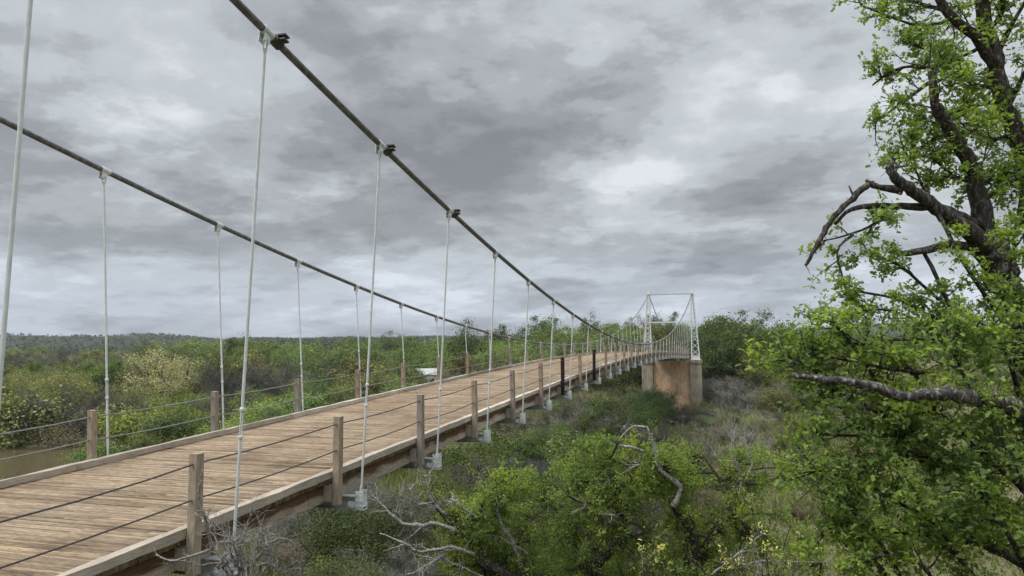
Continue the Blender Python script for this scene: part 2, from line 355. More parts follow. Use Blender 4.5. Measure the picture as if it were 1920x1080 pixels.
# hangers
def unit(v): v = np.array(v, float); return v/np.linalg.norm(v)
tb_mesh = {}
def turnbuckle_mesh(L_):
    key = round(L_, 2)
    if key not in tb_mesh:
        mb = MB()
        for dx in (-.019, .019): mb.tube([(dx, 0, .02), (dx, 0, L_-.02)], .0095, 6)
        for z in (0, L_-.05): mb.tube([(0, 0, z), (0, 0, z+.012), (0, 0, z+.04), (0, 0, z+.05)], [.018, .032, .032, .018], 8)
        tb_mesh[key] = make_mesh('turnbuckle', mb.v, mb.f, M['paint'], False)
    return tb_mesh[key]
def collar(s, y):
    t = unit((s*(Qx(y+.1)-Qx(y-.1)), .2, Cz(y+.1)-Cz(y-.1))); side = unit(np.cross(t, (0, 0, 1))); dn = -np.cross(side, t); dn = dn/np.linalg.norm(dn)
    if dn[2] > 0: dn = -dn
    return t, side, dn
for s in (1, -1):
    for k in range(NP):
        y = Y0+k*SP+(.055 if k == 0 and s > 0 else 0); top = np.array([s*Qx(y), y, Cz(y)-.13]); bot = np.array([s*2.675, y-.0, D(y)-.60])
        u = unit(top-bot); Lh = np.linalg.norm(top-bot); L_ = .40
        tb0 = .95+.28*R.rand() if k not in (0, 1, 2) else 1.46
        if s < 0: tb0 = 1.35+.25*R.rand() if k < 6 else .9+.3*R.rand()
        tb0 = min(tb0, Lh*.42)
        if Lh < 1.7: L_ = .2
        h = MB(); r = .0195
        if Lh > 1.2:
            h.tube([bot+u*.17, bot+u*(tb0+.03)], r, 8); h.tube([bot+u*(tb0+L_-.03), top-u*.10], r, 8)
        else: h.tube([bot+u*.17, top-u*.10], r, 8)
        # clevis forks at both ends
        for e, d in ((bot, 1), (top, -1)):
            for q in (-.038, .038):
                h.tube([e+u*d*.19, e+u*d*.10+np.array([0, q*.9, 0]), e-u*d*.02+np.array([0, q, 0])], .0105, 6)
        ho = h.build('hanger', M['paint'], bridge, False)
        if Lh > 1.2:
            o = bpy.data.objects.new('turnbuckle', turnbuckle_mesh(L_)); COL.objects.link(o); o.parent = ho
            o.location = bot+u*tb0; o.rotation_euler = Vector(u).to_track_quat('Z', 'Y').to_euler()
        c = MB(); t, side, dn = collar(s, y); P0 = np.array([s*Qx(y), y, Cz(y)])
        c.tube([P0-t*.07, P0+t*.12], .066, 12)
        for q in (-.045, .035): c.box((q, .05, -.06), (q+.01, .17, .06), (side, dn, t), P0)
        c.tube([P0+dn*.13-side*.06, P0+dn*.13+side*.06], .016, 6)
        c.build('cable_clamp', M['paint'], ho)
        if s > 0 and k in (1, 2, 3):
            c = MB(); P1 = P0+t*.24
            c.tube([P1-t*.075, P1+t*.075], .078, 12)
            for q in (-.035, .03):
                c.box((.04, q, -.055), (.16, q+.022, .055), (side*np.sign(side[0]), -dn, t), P1-dn*.03)
            c.tube([P1-dn*.10+side*np.sign(side[0])*.12, P1+dn*.05+side*np.sign(side[0])*.12], .014, 6)
            cc = c.build('band_clamp', M['clamp_dark'], ho); cc['label'] = 'dark iron band clamp'
# rail posts and rail ropes
HP, DY = .7683, -.5249
def post_mesh(var):
    mb = MB(); w = .062; rr = np.random.RandomState(var); zs = [-.66+.04*rr.rand(), -.2, .2, .55, HP]
    vs = []; ch = .008
    for i, z in enumerate(zs):
        j = .004
        for (a, b) in ((-w, -w+ch), (-w+ch, -w), (w-ch, -w), (w, -w+ch), (w, w-ch), (w-ch, w), (-w+ch, w), (-w, w-ch)):
            vs.append((a+j*(rr.rand()-.5), b+j*(rr.rand()-.5), z+(.012*(rr.rand()-.5) if i == 4 else 0)))
    fs = [tuple(range(7, -1, -1)), tuple(32+k for k in range(8))]
    for i in range(4):
        for k in range(8): a, b = i*8+k, i*8+(k+1) % 8; fs.append((a, b, b+8, a+8))
    mb.add(vs, fs); return mb
post_meshes = {}
kinds = ['post_a', 'post_b', 'post_c']
RK = {1: 0, 2: 0, 3: 1, 4: 0, 5: 1, 6: 2}; LK = {2: 0, 3: 1, 4: 1, 5: 2, 6: 0, 7: 2, 8: 2, 9: 1, 10: 1}
bm_ = MB(); bm_.tube([(.0, -.061, 0), (.0, -.090, 0)], .017, 8); eyeb = make_mesh('eye_bolt', bm_.v, bm_.f, M['bolt'])
bm_ = MB(); bm_.box((-.075, -.06, -.60), (.075, .06, -.34)); blk = make_mesh('blocking', bm_.v, bm_.f, M['beam'])
for s in (1, -1):
    for k in range(NP):
        y = Y0+k*SP+DY
        mt = 'post_dark' if (s > 0 and k in (7, 9)) else kinds[(RK if s > 0 else LK).get(k, R.randint(3))]
        var = R.randint(3); key = (mt, var)
        if key not in post_meshes: q = post_mesh(var); post_meshes[key] = make_mesh('rail_post', q.v, q.f, M[mt])
        o = bpy.data.objects.new('rail_post', post_meshes[key]); COL.objects.link(o); o.parent = bridge
        o.location = (s*2.532, y, D(y)); o.rotation_euler = ((R.rand()-.5)*.03, (R.rand()-.5)*.03, (R.rand()-.5)*.08)
        if mt == 'post_dark': o['label'] = 'blackened rail post'
        for zz in (.12, .54): e = bpy.data.objects.new('eye_bolt', eyeb); COL.objects.link(e); e.parent = o; e.location = (0, 0, HP-zz)
        e = bpy.data.objects.new('blocking', blk); COL.objects.link(e); e.parent = o; e.location = (-s*.149, 0, 0)
    for hz in (.12, .54):
        mb = MB(); pts = []
        for k in range(-1, NP):
            ya, yb = Y0+k*SP+DY, Y0+(k+1)*SP+DY; sag = .015+.035*R.rand()
            for q in (0, .25, .5, .75):
                y = ya+(yb-ya)*q; zz = D(ya)*(1-q)+D(yb)*q
                pts.append((s*2.532, y, zz+HP-hz-sag*4*q*(1-q)))
        mb.tube(pts, .0100 if s > 0 else .0125, 6); mb.build('rail_rope', M['rail'] if s > 0 else M['rail_grey'], bridge, True)
# tower
def tower():
    T = empty('tower', (0, TOWER_Y, 0)); T.parent = bridge
    zb, zt = -1.25, 8.35
    for s in (1, -1):
        leg = MB()
        def cor(z, a, b):
            q = (z-zb)/(zt-zb); hw = .56*(1-q)**.9+.17*q if True else 0; cx = 3.50*(1-q)+Qx(TOWER_Y)*q; hy = .45*(1-q)+.15*q
            return np.array([s*cx+a*hw, b*hy, z])
        for a in (-1, 1):
            for b in (-1, 1): leg.bar(cor(zb, a, b), cor(zt, a, b), .13, .11)
        zs = [zb+.55]; st = 1.0
        while zs[-1] < zt-.6: zs.append(zs[-1]+st); st *= .94
        for z0, z1 in zip(zs[:-1], zs[1:]):
            for (c0, c1) in (((-1, -1), (1, -1)), ((-1, 1), (1, 1)), ((-1, -1), (-1, 1)), ((1, -1), (1, 1))):
                leg.bar(cor(z0, *c0), cor(z1, *c1), .055, .02); leg.bar(cor(z0, *c1), cor(z1, *c0), .05, .018)
        for z in zs[::3]:
            for c0, c1 in (((-1, -1), (1, -1)), ((-1, 1), (1, 1))): leg.bar(cor(z, *c0), cor(z, *c1), .08, .03)
        q = cor(zb, 0, 0); leg.box((q[0]-.72, -.6, zb-.08), (q[0]+.72, .6, zb+.45*0+.02)); leg.box((q[0]-.58, -.49, zb+.03), (q[0]+.58, .49, zb+.42))
        lo = leg.build('leg', M['paint'], T)
        sd_ = MB(); q = cor(zt, 0, 0); sd_.box((q[0]-.24, -.3, zt+.001), (q[0]+.24, .3, zt+.18)); sd_.tube([(q[0], 0, zt+.18), (q[0], 0, zt+.42), (q[0], 0, zt+.6)], [.13, .1, .02], 8)
        sd_.build('saddle', M['paint'], T)
    b = MB()
    b.bar((-3.2, 0, 4.25), (3.2, 0, 4.25), .20, .3); b.build('cross_beam', M['paint'], T)
    b = MB(); b.bar((-3.1, 0, 8.42), (3.1, 0, 8.42), .15, .2); b.build('top_strut', M['paint_dull'], T)
    b = MB(); b.tube([(-3.2, .1, 4.6), (-1.2, .1, 6.1)], .05, 6); b.tube([(3.1, .1, 7.9), (1.6, .1, 4.4)], .05, 6); b.build('brace_rod', M['paint'], T)
    Pp = empty('pier', (0, TOWER_Y, 0)); Pp.parent = bridge
    for s in (1, -1):
        mb = MB(); mb.box((s*3.5-.80, -.8, -11), (s*3.5+.80, .8, -1.82)); mb.build('column', M['pier_col'], Pp)
        mb = MB(); mb.box((s*3.5-.93, -.93, -1.818), (s*3.5+.93, .93, -1.34)); mb.build('column_cap', M['pier_cap'], Pp)
    mb = MB(); mb.box((-2.69, -.35, -11), (2.69, .35, -1.45))
    for z in np.arange(-9, -1.6, .9): mb.box((-2.68, -.362, z), (2.68, -.351, z+.03))
    mb.build('pier_wall', M['pier_wall'], Pp)
tower()

# ------------------------------------------------------------------ terrain
RIVER = [(-150, -260), (-95, -60), (-66, 0), (-55, 30), (-54, 46), (-59, 60), (-72, 72), (-100, 82), (-150, 88), (-260, 100), (-500, 100)]
RV = np.array(RIVER, float)
def river_dist(x, y):
    x = np.asarray(x, float); y = np.asarray(y, float); best = np.full(x.shape, 1e9)
    for a, b in zip(RV[:-1], RV[1:]):
        d = b-a; t = np.clip(((x-a[0])*d[0]+(y-a[1])*d[1])/(d@d), 0, 1)
        best = np.minimum(best, np.hypot(x-a[0]-t*d[0], y-a[1]-t*d[1]))
    return best
def sm(x, a, b): t = np.clip((x-a)/(b-a), 0, 1); return t*t*(3-2*t)
WATER_Z = -10.0
def ground(x, y):
    x = np.asarray(x, float); y = np.asarray(y, float)
    h = -8.4+.35*np.sin(x*.11+1)*np.sin(y*.09)+.2*np.sin(x*.31+y*.23)
    rd = river_dist(x, y);     edge = 3.0+.8*np.sin(x*.35)+np.where(x < -6, (x+6)*-.0, 0)
    bl = 1-sm(y, edge, edge+13.5); h = h*(1-bl)+bl*(.45-2.6*(1-sm(x, 4.0, 7.0)))
    h = h+(-11.3-h)*(1-sm(rd, 7.5, 12.5))
    app = sm(y, 118, 150)*(1-sm(np.abs(x), 9, 40)); h = h*(1-app)+app*(-1.6)
    d = np.hypot(x, y); h = h+sm(d, 260, 1500)*6.0
    az = np.degrees(np.arctan2(x-8.7, y))           # distant ridges
    r1 = np.exp(-((az+62)/34.)**2*1.0)
    ridge = sm(az, -78, -70)*0+1.0
    left = (1-sm(az, -43, -36.5))                     # hill ends by azimuth -37
    h = h+left*sm(d, 700, 1350)*(14+1.2*np.sin(az*.7)+.8*np.sin(az*1.7+1))
    right = sm(az, 0, 8); h = h+right*sm(d, 1500, 2900)*(40+3*np.sin(az*.7))
    mid = (1-left)*(1-right); h = h+mid*sm(d, 700, 2500)*(6+2*np.sin(az))
    return h
def build_ground():
    na, nr = 420, 200
    rr = np.concatenate([[0], 1.2*np.power(7000/1.2, np.linspace(0, 1, nr-1))]); aa = np.linspace(0, 2*math.pi, na, endpoint=False)
    A, RR = np.meshgrid(aa, rr); X = 8.7+RR*np.sin(A); Y = RR*np.cos(A); Z = ground(X, Y)
    V = np.stack([X, Y, Z], -1).reshape(-1, 3)
    i, j = np.meshgrid(np.arange(nr-1), np.arange(na), indexing='ij'); a = i*na+j; b = i*na+(j+1) % na
    Fq = np.stack([a, a+na, b+na, b], -1).reshape(-1, 4)
    m = Mat('valley_ground', .95, .1); v = m.coord()
    n1 = m.noise(v, .035, 6, .6); n2 = m.noise(v, .5, 6, .65); n3 = m.noise(v, .006, 8, .7)
    near = m.ramp(n1, [(.36, (.055, .065, .026)), (.47, (.13, .12, .065)), (.56, (.18, .155, .10)), (.68, (.16, .10, .065))])
    near = m.mix(.8, near, m.ramp(n2, [(.3, (.62, .62, .6)), (.7, (1.25, 1.25, 1.2))]), 'MULTIPLY')
    far = m.ramp(n3, [(.38, (.036, .042, .030)), (.6, (.048, .054, .038)), (.8, (.07, .07, .052))])
    far = m.mix(.8, far, m.ramp(m.noise(v, .05, 6, .75), [(.35, (.5, .5, .5)), (.65, (1.4, 1.4, 1.3))]), 'MULTIPLY')
    ln = m.N('ShaderNodeVectorMath'); ln.operation = 'LENGTH'; m.L(v, ln.inputs[0])
    mr = m.N('ShaderNodeMapRange'); m.L(ln.outputs['Value'], mr.inputs[0]); mr.inputs[1].default_value = 330; mr.inputs[2].default_value = 600
    m.color(m.mix(mr.outputs[0], near, far)); m.bump(n2, .8, .25)
    g = mesh_obj('ground', V, Fq, m.m, None, True); tag(g, kind='structure')
build_ground()
def build_water():
    m = Mat('river_water', .12, .5); n = m.noise(m.coord(), .25, 3); m.color(m.ramp(n, [(.3, (.085, .068, .036)), (.7, (.115, .092, .052))]))
    m.bump(m.noise(m.coord((1, 1.6, 1)), 2.2, 3), .12, .05)
    pts = RV; V = []; n_ = len(pts)
    for i in range(n_):
        t = pts[min(i+1, n_-1)]-pts[max(i-1, 0)]; t /= np.linalg.norm(t); nn = np.array([-t[1], t[0]])
        for s in (-12, 12): q = pts[i]+nn*s; V.append((q[0], q[1], WATER_Z))
    Fq = np.array([(2*i, 2*i+2, 2*i+3, 2*i+1) for i in range(n_-1)])
    tag(mesh_obj('river', np.array(V), Fq, m.m), kind='structure')
build_water()

# ------------------------------------------------------------------ plants
def leaves(P, N_, size, asp=.6, shape='rhomb', rs=R, droop=.0):
    """leaf faces at P with face normals near N_, random heading; returns V, F"""
    n = len(P); a = rs.randn(n, 3); N_ = N_/(np.linalg.norm(N_, axis=1, keepdims=True)+1e-9)
    u = a-N_*np.sum(a*N_, 1, keepdims=True); u /= (np.linalg.norm(u, axis=1, keepdims=True)+1e-9); w = np.cross(N_, u)
    if shape == 'rhomb': T = np.array([(-.5, 0), (0, -.5*asp), (.5, 0), (0, .5*asp)]); 
    elif shape == 'leaf': T = np.array([(0, 0), (.35, -.5*asp), (.8, -.33*asp), (1, 0), (.8, .33*asp), (.35, .5*asp)])
    else: T = np.array([(0, 0), (.2, -.16*asp), (.33, -.5*asp), (.55, -.27*asp), (.78, -.5*asp), (1, 0), (.78, .5*asp), (.55, .27*asp), (.33, .5*asp), (.2, .16*asp)])
    size = np.broadcast_to(np.asarray(size, float), (n,))
    V = P[:, None]+(T[None, :, :1]*u[:, None]+T[None, :, 1:]*w[:, None])*size[:, None, None]
    if shape != 'rhomb':        # cup the blade a little
        V = V-N_[:, None]*((T[None, :, :1]-.4)**2*.35+np.abs(T[None, :, 1:])*(-.3))*size[:, None, None]
    k = len(T); return V.reshape(-1, 3), np.arange(n*k).reshape(n, k)
def wob(p, d, L_, n, w, rs, up=0):
    pts = [np.array(p, float)]; d = unit(d)
    for i in range(n):
        d = unit(d+w*rs.randn(3)+np.array([0, 0, up])); pts.append(pts[-1]+d*L_/n)
    return pts
def tree_proto(seed, h, spread, trunk_h, n_limb, n_leaf, leaf, clump, crown_z=.5, kind='round', trunk_r=.18, stems=1):
    rs = np.random.RandomState(seed); wood = MB(); tips = []
    for st in range(stems):
        b = np.array([rs.randn()*.25*(stems > 1)*spread, rs.randn()*.25*(stems > 1)*spread, -.3])
        tr = wob(b, (rs.randn()*.15, rs.randn()*.15, 1), trunk_h+.3, 4, .08, rs); wood.tube(tr, list(np.linspace(trunk_r, trunk_r*.75, 5)), 6)
        for i in range(n_limb):
            an = 2*math.pi*(i+rs.rand()*.7)/n_limb; el = rs.uniform(.35, 1.25)
            L_ = (h-trunk_h)*rs.uniform(.65, 1.0)*(.75+.3*math.sin(el)); dirn = np.array([math.cos(an)*math.cos(el)*spread, math.sin(an)*math.cos(el)*spread, math.sin(el)])
            q0 = tr[rs.randint(2, 5)]
            lm = wob(q0, dirn, L_*np.linalg.norm(dirn)*.9, 5, .16, rs, .05); wood.tube(lm, list(np.linspace(trunk_r*.5, trunk_r*.12, 6)), 5)
            for j in range(3, 6):
                tips.append(lm[j])
            for j in range(rs.randint(4, 7)):
                k = rs.randint(1, 5); sub = wob(lm[k], unit(dirn)+rs.randn(3)*.8, L_*rs.uniform(.3, .55), 3, .2, rs, .08)
                wood.tube(sub, list(np.linspace(trunk_r*.2, trunk_r*.05, 4)), 4); tips += [sub[2], sub[3]]
    tips = np.array(tips); tips = tips[tips[:, 2] > h*.12]
    # clumps of leaves round the twig ends; each clump has its own size
    m = len(tips); w = rs.rand(m)**1.2+.15; cnt = rs.multinomial(n_leaf, w/w.sum()); idx = np.repeat(np.arange(m), cnt)
    csz = clump*(.6+.8*rs.rand(m)); off = rs.randn(n_leaf, 3)*csz[idx][:, None]*np.array([1, 1, .7]); P = tips[idx]+off
    ok = P[:, 2] > .1; P = P[ok]; nrm = off[ok]/clump*.6+rs.randn(ok.sum(), 3)*.8+np.array([0, 0, .55])
    V, Fq = leaves(P, nrm, leaf*(.6+.8*rs.rand(len(P))), .62, 'rhomb', rs)
    return wood, V, Fq
def shrub_proto(seed, h, w, n, leaf, lumps=26):
    rs = np.random.RandomState(seed); wood = MB(); tips = []
    for i in range(14):
        an = rs.rand()*6.28; q = wob((math.cos(an)*.1*w, math.sin(an)*.1*w, -.2), (math.cos(an)*w/h*.6, math.sin(an)*w/h*.6, 1), h*rs.uniform(.6, 1.0), 4, .15, rs)
        wood.tube(q, list(np.linspace(.04, .01, 5)), 4)
    c = rs.randn(lumps, 3); c /= np.linalg.norm(c, axis=1, keepdims=True); c *= rs.rand(lumps, 1)**.4
    c = c*np.array([w*.42, w*.42, h*.42])+np.array([0, 0, h*.48]); sz = rs.uniform(.12, .24, lumps)*w*.75
    idx = rs.randint(0, lumps, n); off = rs.randn(n, 3)*sz[idx][:, None]*.62; P = c[idx]+off; P[:, 2] = np.abs(P[:, 2])
    V, Fq = leaves(P, off*2+rs.randn(n, 3)*.8+np.array([0, 0, .5]), leaf*(.6+.8*rs.rand(n)), .6, 'rhomb', rs)
    return wood, V, Fq
def bare_proto(seed, h, w, n_st, n_tw, thick=.011, stems_r=.03):
    """leafless: main stems and a haze of thin twigs, the twigs as long narrow three sided slivers"""
    rs = np.random.RandomState(seed); wood = MB(); B_ = []
    for i in range(n_st):
        an = rs.rand()*6.28; q = wob((math.cos(an)*.12*w, math.sin(an)*.12*w, -.2), (math.cos(an)*w/h*.55, math.sin(an)*w/h*.55, 1), h*rs.uniform(.65, .95), 5, .16, rs)
        wood.tube(q, list(np.linspace(stems_r, stems_r*.2, 6)), 5)
        for j in range(1, 6):
            for k in range(2):
                s_ = wob(q[j], rs.randn(3)*.6+np.array([math.cos(an)*.5, math.sin(an)*.5, .8]), h*rs.uniform(.15, .35), 3, .22, rs)
                wood.tube(s_, list(np.linspace(stems_r*.4, stems_r*.12, 4)), 4); B_ += s_[1:]+[q[j]]
    B_ = np.array(B_); P = B_[rs.randint(0, len(B_), n_tw)]+rs.randn(n_tw, 3)*.028*h
    d = rs.randn(n_tw, 3)*.7+np.array([0, 0, .75]); d /= np.linalg.norm(d, axis=1, keepdims=True); L_ = h*rs.uniform(.06, .17, n_tw)[:, None]
    s_ = np.cross(d, rs.randn(n_tw, 3)); s_ /= np.linalg.norm(s_, axis=1, keepdims=True); th = thick
    V = np.stack([P-s_*th, P+s_*th, P+d*L_], 1).reshape(-1, 3)
    return wood, V, np.arange(n_tw*3).reshape(-1, 3)
PROTO = {}
def proto(key, wv, crown_name, h, leafm='leaf', barkm='bark_far', trunk_name='trunk'):
    wood, V, Fq = wv
    PROTO[key] = (make_mesh(trunk_name, wood.v, wood.f, M[barkm], True), make_mesh(crown_name, V, Fq, M[leafm]), h, crown_name, trunk_name, float(np.abs(V[:, :2]).max()), float(V[:, 2].max()))
proto('oak1', tree_proto(1, 8, 1.0, 1.9, 8, 11000, .25, .50), 'crown', 8)
proto('oak2', tree_proto(2, 8, 1.15, 1.6, 9, 11000, .25, .52), 'crown', 8)
proto('oak3', tree_proto(3, 8, .9, 2.2, 7, 10000, .25, .46), 'crown', 8)
proto('tall1', tree_proto(4, 13, .75, 2.6, 11, 15000, .28, .66, trunk_r=.26), 'crown', 13)
proto('tall2', tree_proto(5, 13, .6, 3.0, 11, 13000, .28, .62, trunk_r=.26), 'crown', 13)
proto('dome', tree_proto(17, 13, .85, 2.2, 14, 22000, .27, .60, trunk_r=.26), 'crown', 13)
proto('airy', tree_proto(6, 8, 1.0, 1.8, 8, 4200, .22, .55), 'crown', 8)
proto('cotton', tree_proto(8, 11, 1.25, 2.4, 14, 15000, .20, .62, trunk_r=.34), 'crown', 11)
proto('shrub1', shrub_proto(9, 4, 5, 8000, .17), 'foliage', 4, trunk_name='stems')
proto('shrub2', shrub_proto(10, 4, 4, 7000, .15, 18), 'foliage', 4, trunk_name='stems')
proto('shrub3', shrub_proto(12, 4, 6, 8000, .16, 34), 'foliage', 4, trunk_name='stems')
proto('fine1', shrub_proto(19, 3, 4, 26000, .065, 40), 'foliage', 3, trunk_name='stems')
proto('fine2', shrub_proto(20, 3, 3.4, 22000, .06, 30), 'foliage', 3, trunk_name='stems')
proto('bare1', bare_proto(13, 4.5, 5, 18, 20000), 'twigs', 4.5, 'twig', 'bark_far', 'stems')
proto('bare2', bare_proto(14, 4.5, 4.5, 14, 16000), 'twigs', 4.5, 'twig', 'bark_far', 'stems')
proto('baretree', bare_proto(15, 8, 5, 4, 1400, .016, .10), 'twigs', 8, 'twig', 'bark_pale', 'stems')
PNAME = {'fine': 'shrub', 'dome': 'domed_tree', 'oak': 'tree', 'tall': 'tall_tree', 'airy': 'airy_tree', 'cotton': 'cottonwood_tree', 'shrub': 'shrub', 'bare': 'bare_shrub', 'baretree': 'bare_tree'}
def plant(key, x, y, h, tint, label, cat, group=None, wide=1.0, name=None, rz=None, z=None):
    tm, cm, h0, cn, tn, rad, top = PROTO[key]; s = h/top
    base = key.rstrip('0123456789'); e = empty(name or PNAME[base], (x, y, float(ground(x, y)) if z is None else z), R.rand()*6.28 if rz is None else rz)
    e.scale = (s*wide, s*wide, s); tag(e, label, cat, group)
    t = bpy.data.objects.new(tn, tm); c = bpy.data.objects.new(cn, cm)
    for o in (t, c): COL.objects.link(o); o.parent = e
    c.color = (*tint, 1); return e
G_OLIVE, G_GREEN, G_DARK, G_YEL, G_PALE = (.170, .190, .080), (.130, .172, .058), (.085, .112, .044), (.20, .24, .05), (.26, .24, .12)
B_GREY, B_BROWN = (.165, .150, .120), (.175, .155, .11)
def vary(c, a=.42):
    k = 1+a*(R.rand()*2-1); w = R.randn()*.07; return (float(c[0]*k*(1+w)), float(c[1]*k), float(c[2]*k*(1-w)))
def gpos(px, d):
    """place on the ground seen at frame column px and forward depth d"""
    r = ray(px, 633); return CX+r[0]*d, r[1]*d
placed = []
def blocked(x, y, top, rad):
    """would this plant poke into the bridge or in front of it"""
    if abs(x) < 4+rad and y < 118:
        return top > D(y)-1.7
    if x > 2.8 and y < 112:
        for xx in (x-rad*.9, x, x+rad*.9):
            if xx >= CX-.2: continue
            t = (CX-2.75)/(CX-xx); yb = y*t; zb = CZ+(top-CZ)*t
            if 0 < yb < 108 and zb > D(yb)-1.0: return True
    return False
# trees one can single out
def P(key, px, d, h, tint, label, cat='tree', wide=1.0, name=None, rz=None, group=None):
    x, y = gpos(px, d); placed.append((x, y, 3)); return plant(key, x, y, h, tint, label, cat, group, wide, name, rz)
def hor(px): return 633.4-.009*(px-960)
def PT(key, px, d, ytop, tint, label, cat='tree', wide=1.0, name=None):
    x, y = gpos(px, d); z = CZ-(ytop-hor(px))*d/F; return P(key, px, d, max(1.0, z-float(ground(x, y))), tint, label, cat, wide, name)
PT('cotton', 335, 118, 627, (.36, .345, .20), 'big spreading cottonwood with pale yellow-olive new leaves and a dark forked trunk', wide=1.25)
PT('oak1', 192, 150, 664, (.115, .16, .045), 'round green tree on a short bare trunk alone at the edge of the meadow', wide=1.0)
PT('oak2', 148, 168, 672, (.125, .165, .05), 'low bright green tree just behind the lone meadow tree')
PT('oak3', 72, 160, 672, (.115, .155, .045), 'green tree above the grey brush on the far river bank')
PT('bare1', 128, 92, 700, (.10, .092, .08), 'large rounded grey leafless bush above the river bend', 'bush', 1.3, 'bare_bush')
PT('shrub1', 30, 88, 705, G_OLIVE, 'olive green bush on the far bank at the edge of the water', 'bush', 1.2, 'bush')
PT('shrub3', 78, 96, 715, (.10, .125, .04), 'green bush below the large grey leafless bush', 'bush', 1.2, 'bush')
PT('shrub3', 118, 86, 782, (.15, .13, .08), 'low straw coloured growth over the muddy bank', 'bush', 1.6, 'bush')
PT('shrub2', 262, 82, 738, G_YEL, 'bright yellow-green bush right behind the second river side post', 'bush', 1.1, 'bush')
PT('shrub3', 330, 74, 735, (.14, .18, .05), 'soft green bush between the second and third river side posts', 'bush', 1.3, 'bush')
PT('shrub1', 196, 68, 812, (.11, .17, .04), 'fresh green reeds and bush where the water ends', 'bush', 1.2, 'bush')
PT('bare2', 440, 84, 715, (.13, .125, .085), 'grey brush behind the third river side post', 'bush', 1.2, 'bare_bush')
PT('tall1', 868, 150, 592, G_DARK, 'broad dark tree topping the woods behind the river side cable', wide=.9)
PT('dome', 1010, 165, 587, (.085, .125, .04), 'tallest rounded tree standing up beyond the middle of the bridge', wide=.9)
PT('tall2', 1094, 170, 577, G_DARK, 'slim dark tree whose top rises above its neighbours left of the tower', wide=.7)
PT('dome', 1140, 160, 602, (.075, .105, .035), 'wide tree left of the far tower, hanging over the deck end', wide=1.0)
PT('oak1', 462, 205, 620, G_DARK, 'dark rounded tree breaking the skyline where the long ridge ends', wide=1.1)
PT('tall1', 742, 215, 617, (.10, .115, .06), 'ragged half-bare tree on the skyline left of the broad dark tree', wide=1.0)
PT('oak3', 925, 172, 606, (.10, .12, .055), 'thin greyish treetop between the broad dark tree and the tallest rounded tree', wide=1.0)
PT('tall1', 1188, 158, 592, (.085, .11, .04), 'dense tree just left of the tower leg', wide=.8)
PT('dome', 1238, 146, 580, G_DARK, 'dark tree filling the tower frame on its river side', wide=.7)
PT('dome', 1362, 128, 577, (.078, .105, .034), 'great domed tree right beside the far tower', wide=1.05)
PT('oak2', 1425, 124, 592, (.10, .135, .04), 'leaning lobe of green tree at the right flank of the domed tree', wide=.75)
PT('oak1', 1330, 124, 640, (.085, .12, .04), 'round green tree under the domed tree beside the pier', wide=.8)
PT('baretree', 1372, 58, 738, (.26, .24, .20), 'pale leafless tree with forked trunk right of the pier', name='dead_tree')
PT('baretree', 1306, 60, 758, (.26, .24, .20), 'small pale leafless tree in front of the right pier column', name='dead_tree', wide=.8)
PT('baretree', 1428, 54, 785, (.24, .21, .18), 'small pale leafless tree standing in the brown grass', name='dead_tree')
PT('baretree', 1440, 150, 596, (.12, .11, .10), 'bare twiggy treetop against the sky right of the domed tree', name='dead_tree', wide=.7)
PT('baretree', 1080, 62, 745, (.14, .12, .10), 'bare slender tree under the far part of the deck', name='dead_tree', wide=.6)
PT('shrub1', 1125, 80, 725, (.075, .11, .036), 'dense green tree-like bush below the deck left of the pier', 'bush', 1.0, 'bush')
PT('oak1', 1075, 66, 760, (.09, .13, .04), 'green bushy tree below the sixth end plate', 'tree', 1.0)
PT('oak3', 975, 55, 815, (.085, .125, .04), 'green bushy tree below the fifth end plate', 'tree', 1.2)
PT('shrub2', 1110, 52, 790, (.12, .165, .05), 'lighter green bush in front of the trees under the deck', 'bush', 1.2, 'bush')
CLR = [(140, 300, 92, 160), (-100, 240, 185, 225), (772, 822, 60, 134)]
def scatter(n, px0, px1, d0, d1, keys, hr, tint, label, cat, group, wide=(.9, 1.3), gap=2.2, clear=None):
    clear = CLR if clear is None else clear
    got = 0; tries = 0
    while got < n and tries < n*25:
        tries += 1; px = R.uniform(px0, px1); d = math.sqrt(R.uniform(d0*d0, d1*d1)); x, y = gpos(px, d)
        if any(a <= px <= b and c <= d <= e for a, b, c, e in clear): continue
        if float(river_dist(x, y)) < 11.5 or y < 9: continue
        h = R.uniform(*hr); cap = (10 if px < 900 else 26 if px < 1460 else 14)*(.4+1.1*R.rand())
        if d > 98: h = min(h, CZ+cap*d/F-float(ground(x, y)))
        if h < 2.5 and hr[0] > 2.6: continue
        key = keys[R.randint(len(keys))]; w = R.uniform(*wide); top = float(ground(x, y))+h
        rad = PROTO[key][5]*h/PROTO[key][6]*w
        if blocked(x, y, top, rad): continue
        if any((x-a)**2+(y-b)**2 < (gap*(1+d*.006))**2 for a, b, _ in placed): continue
        placed.append((x, y, rad)); got += 1
        plant(key, x, y, h, vary(tint), label, cat, group, w)
CLR = [(140, 300, 92, 160), (-100, 240, 185, 225), (772, 822, 60, 134)]
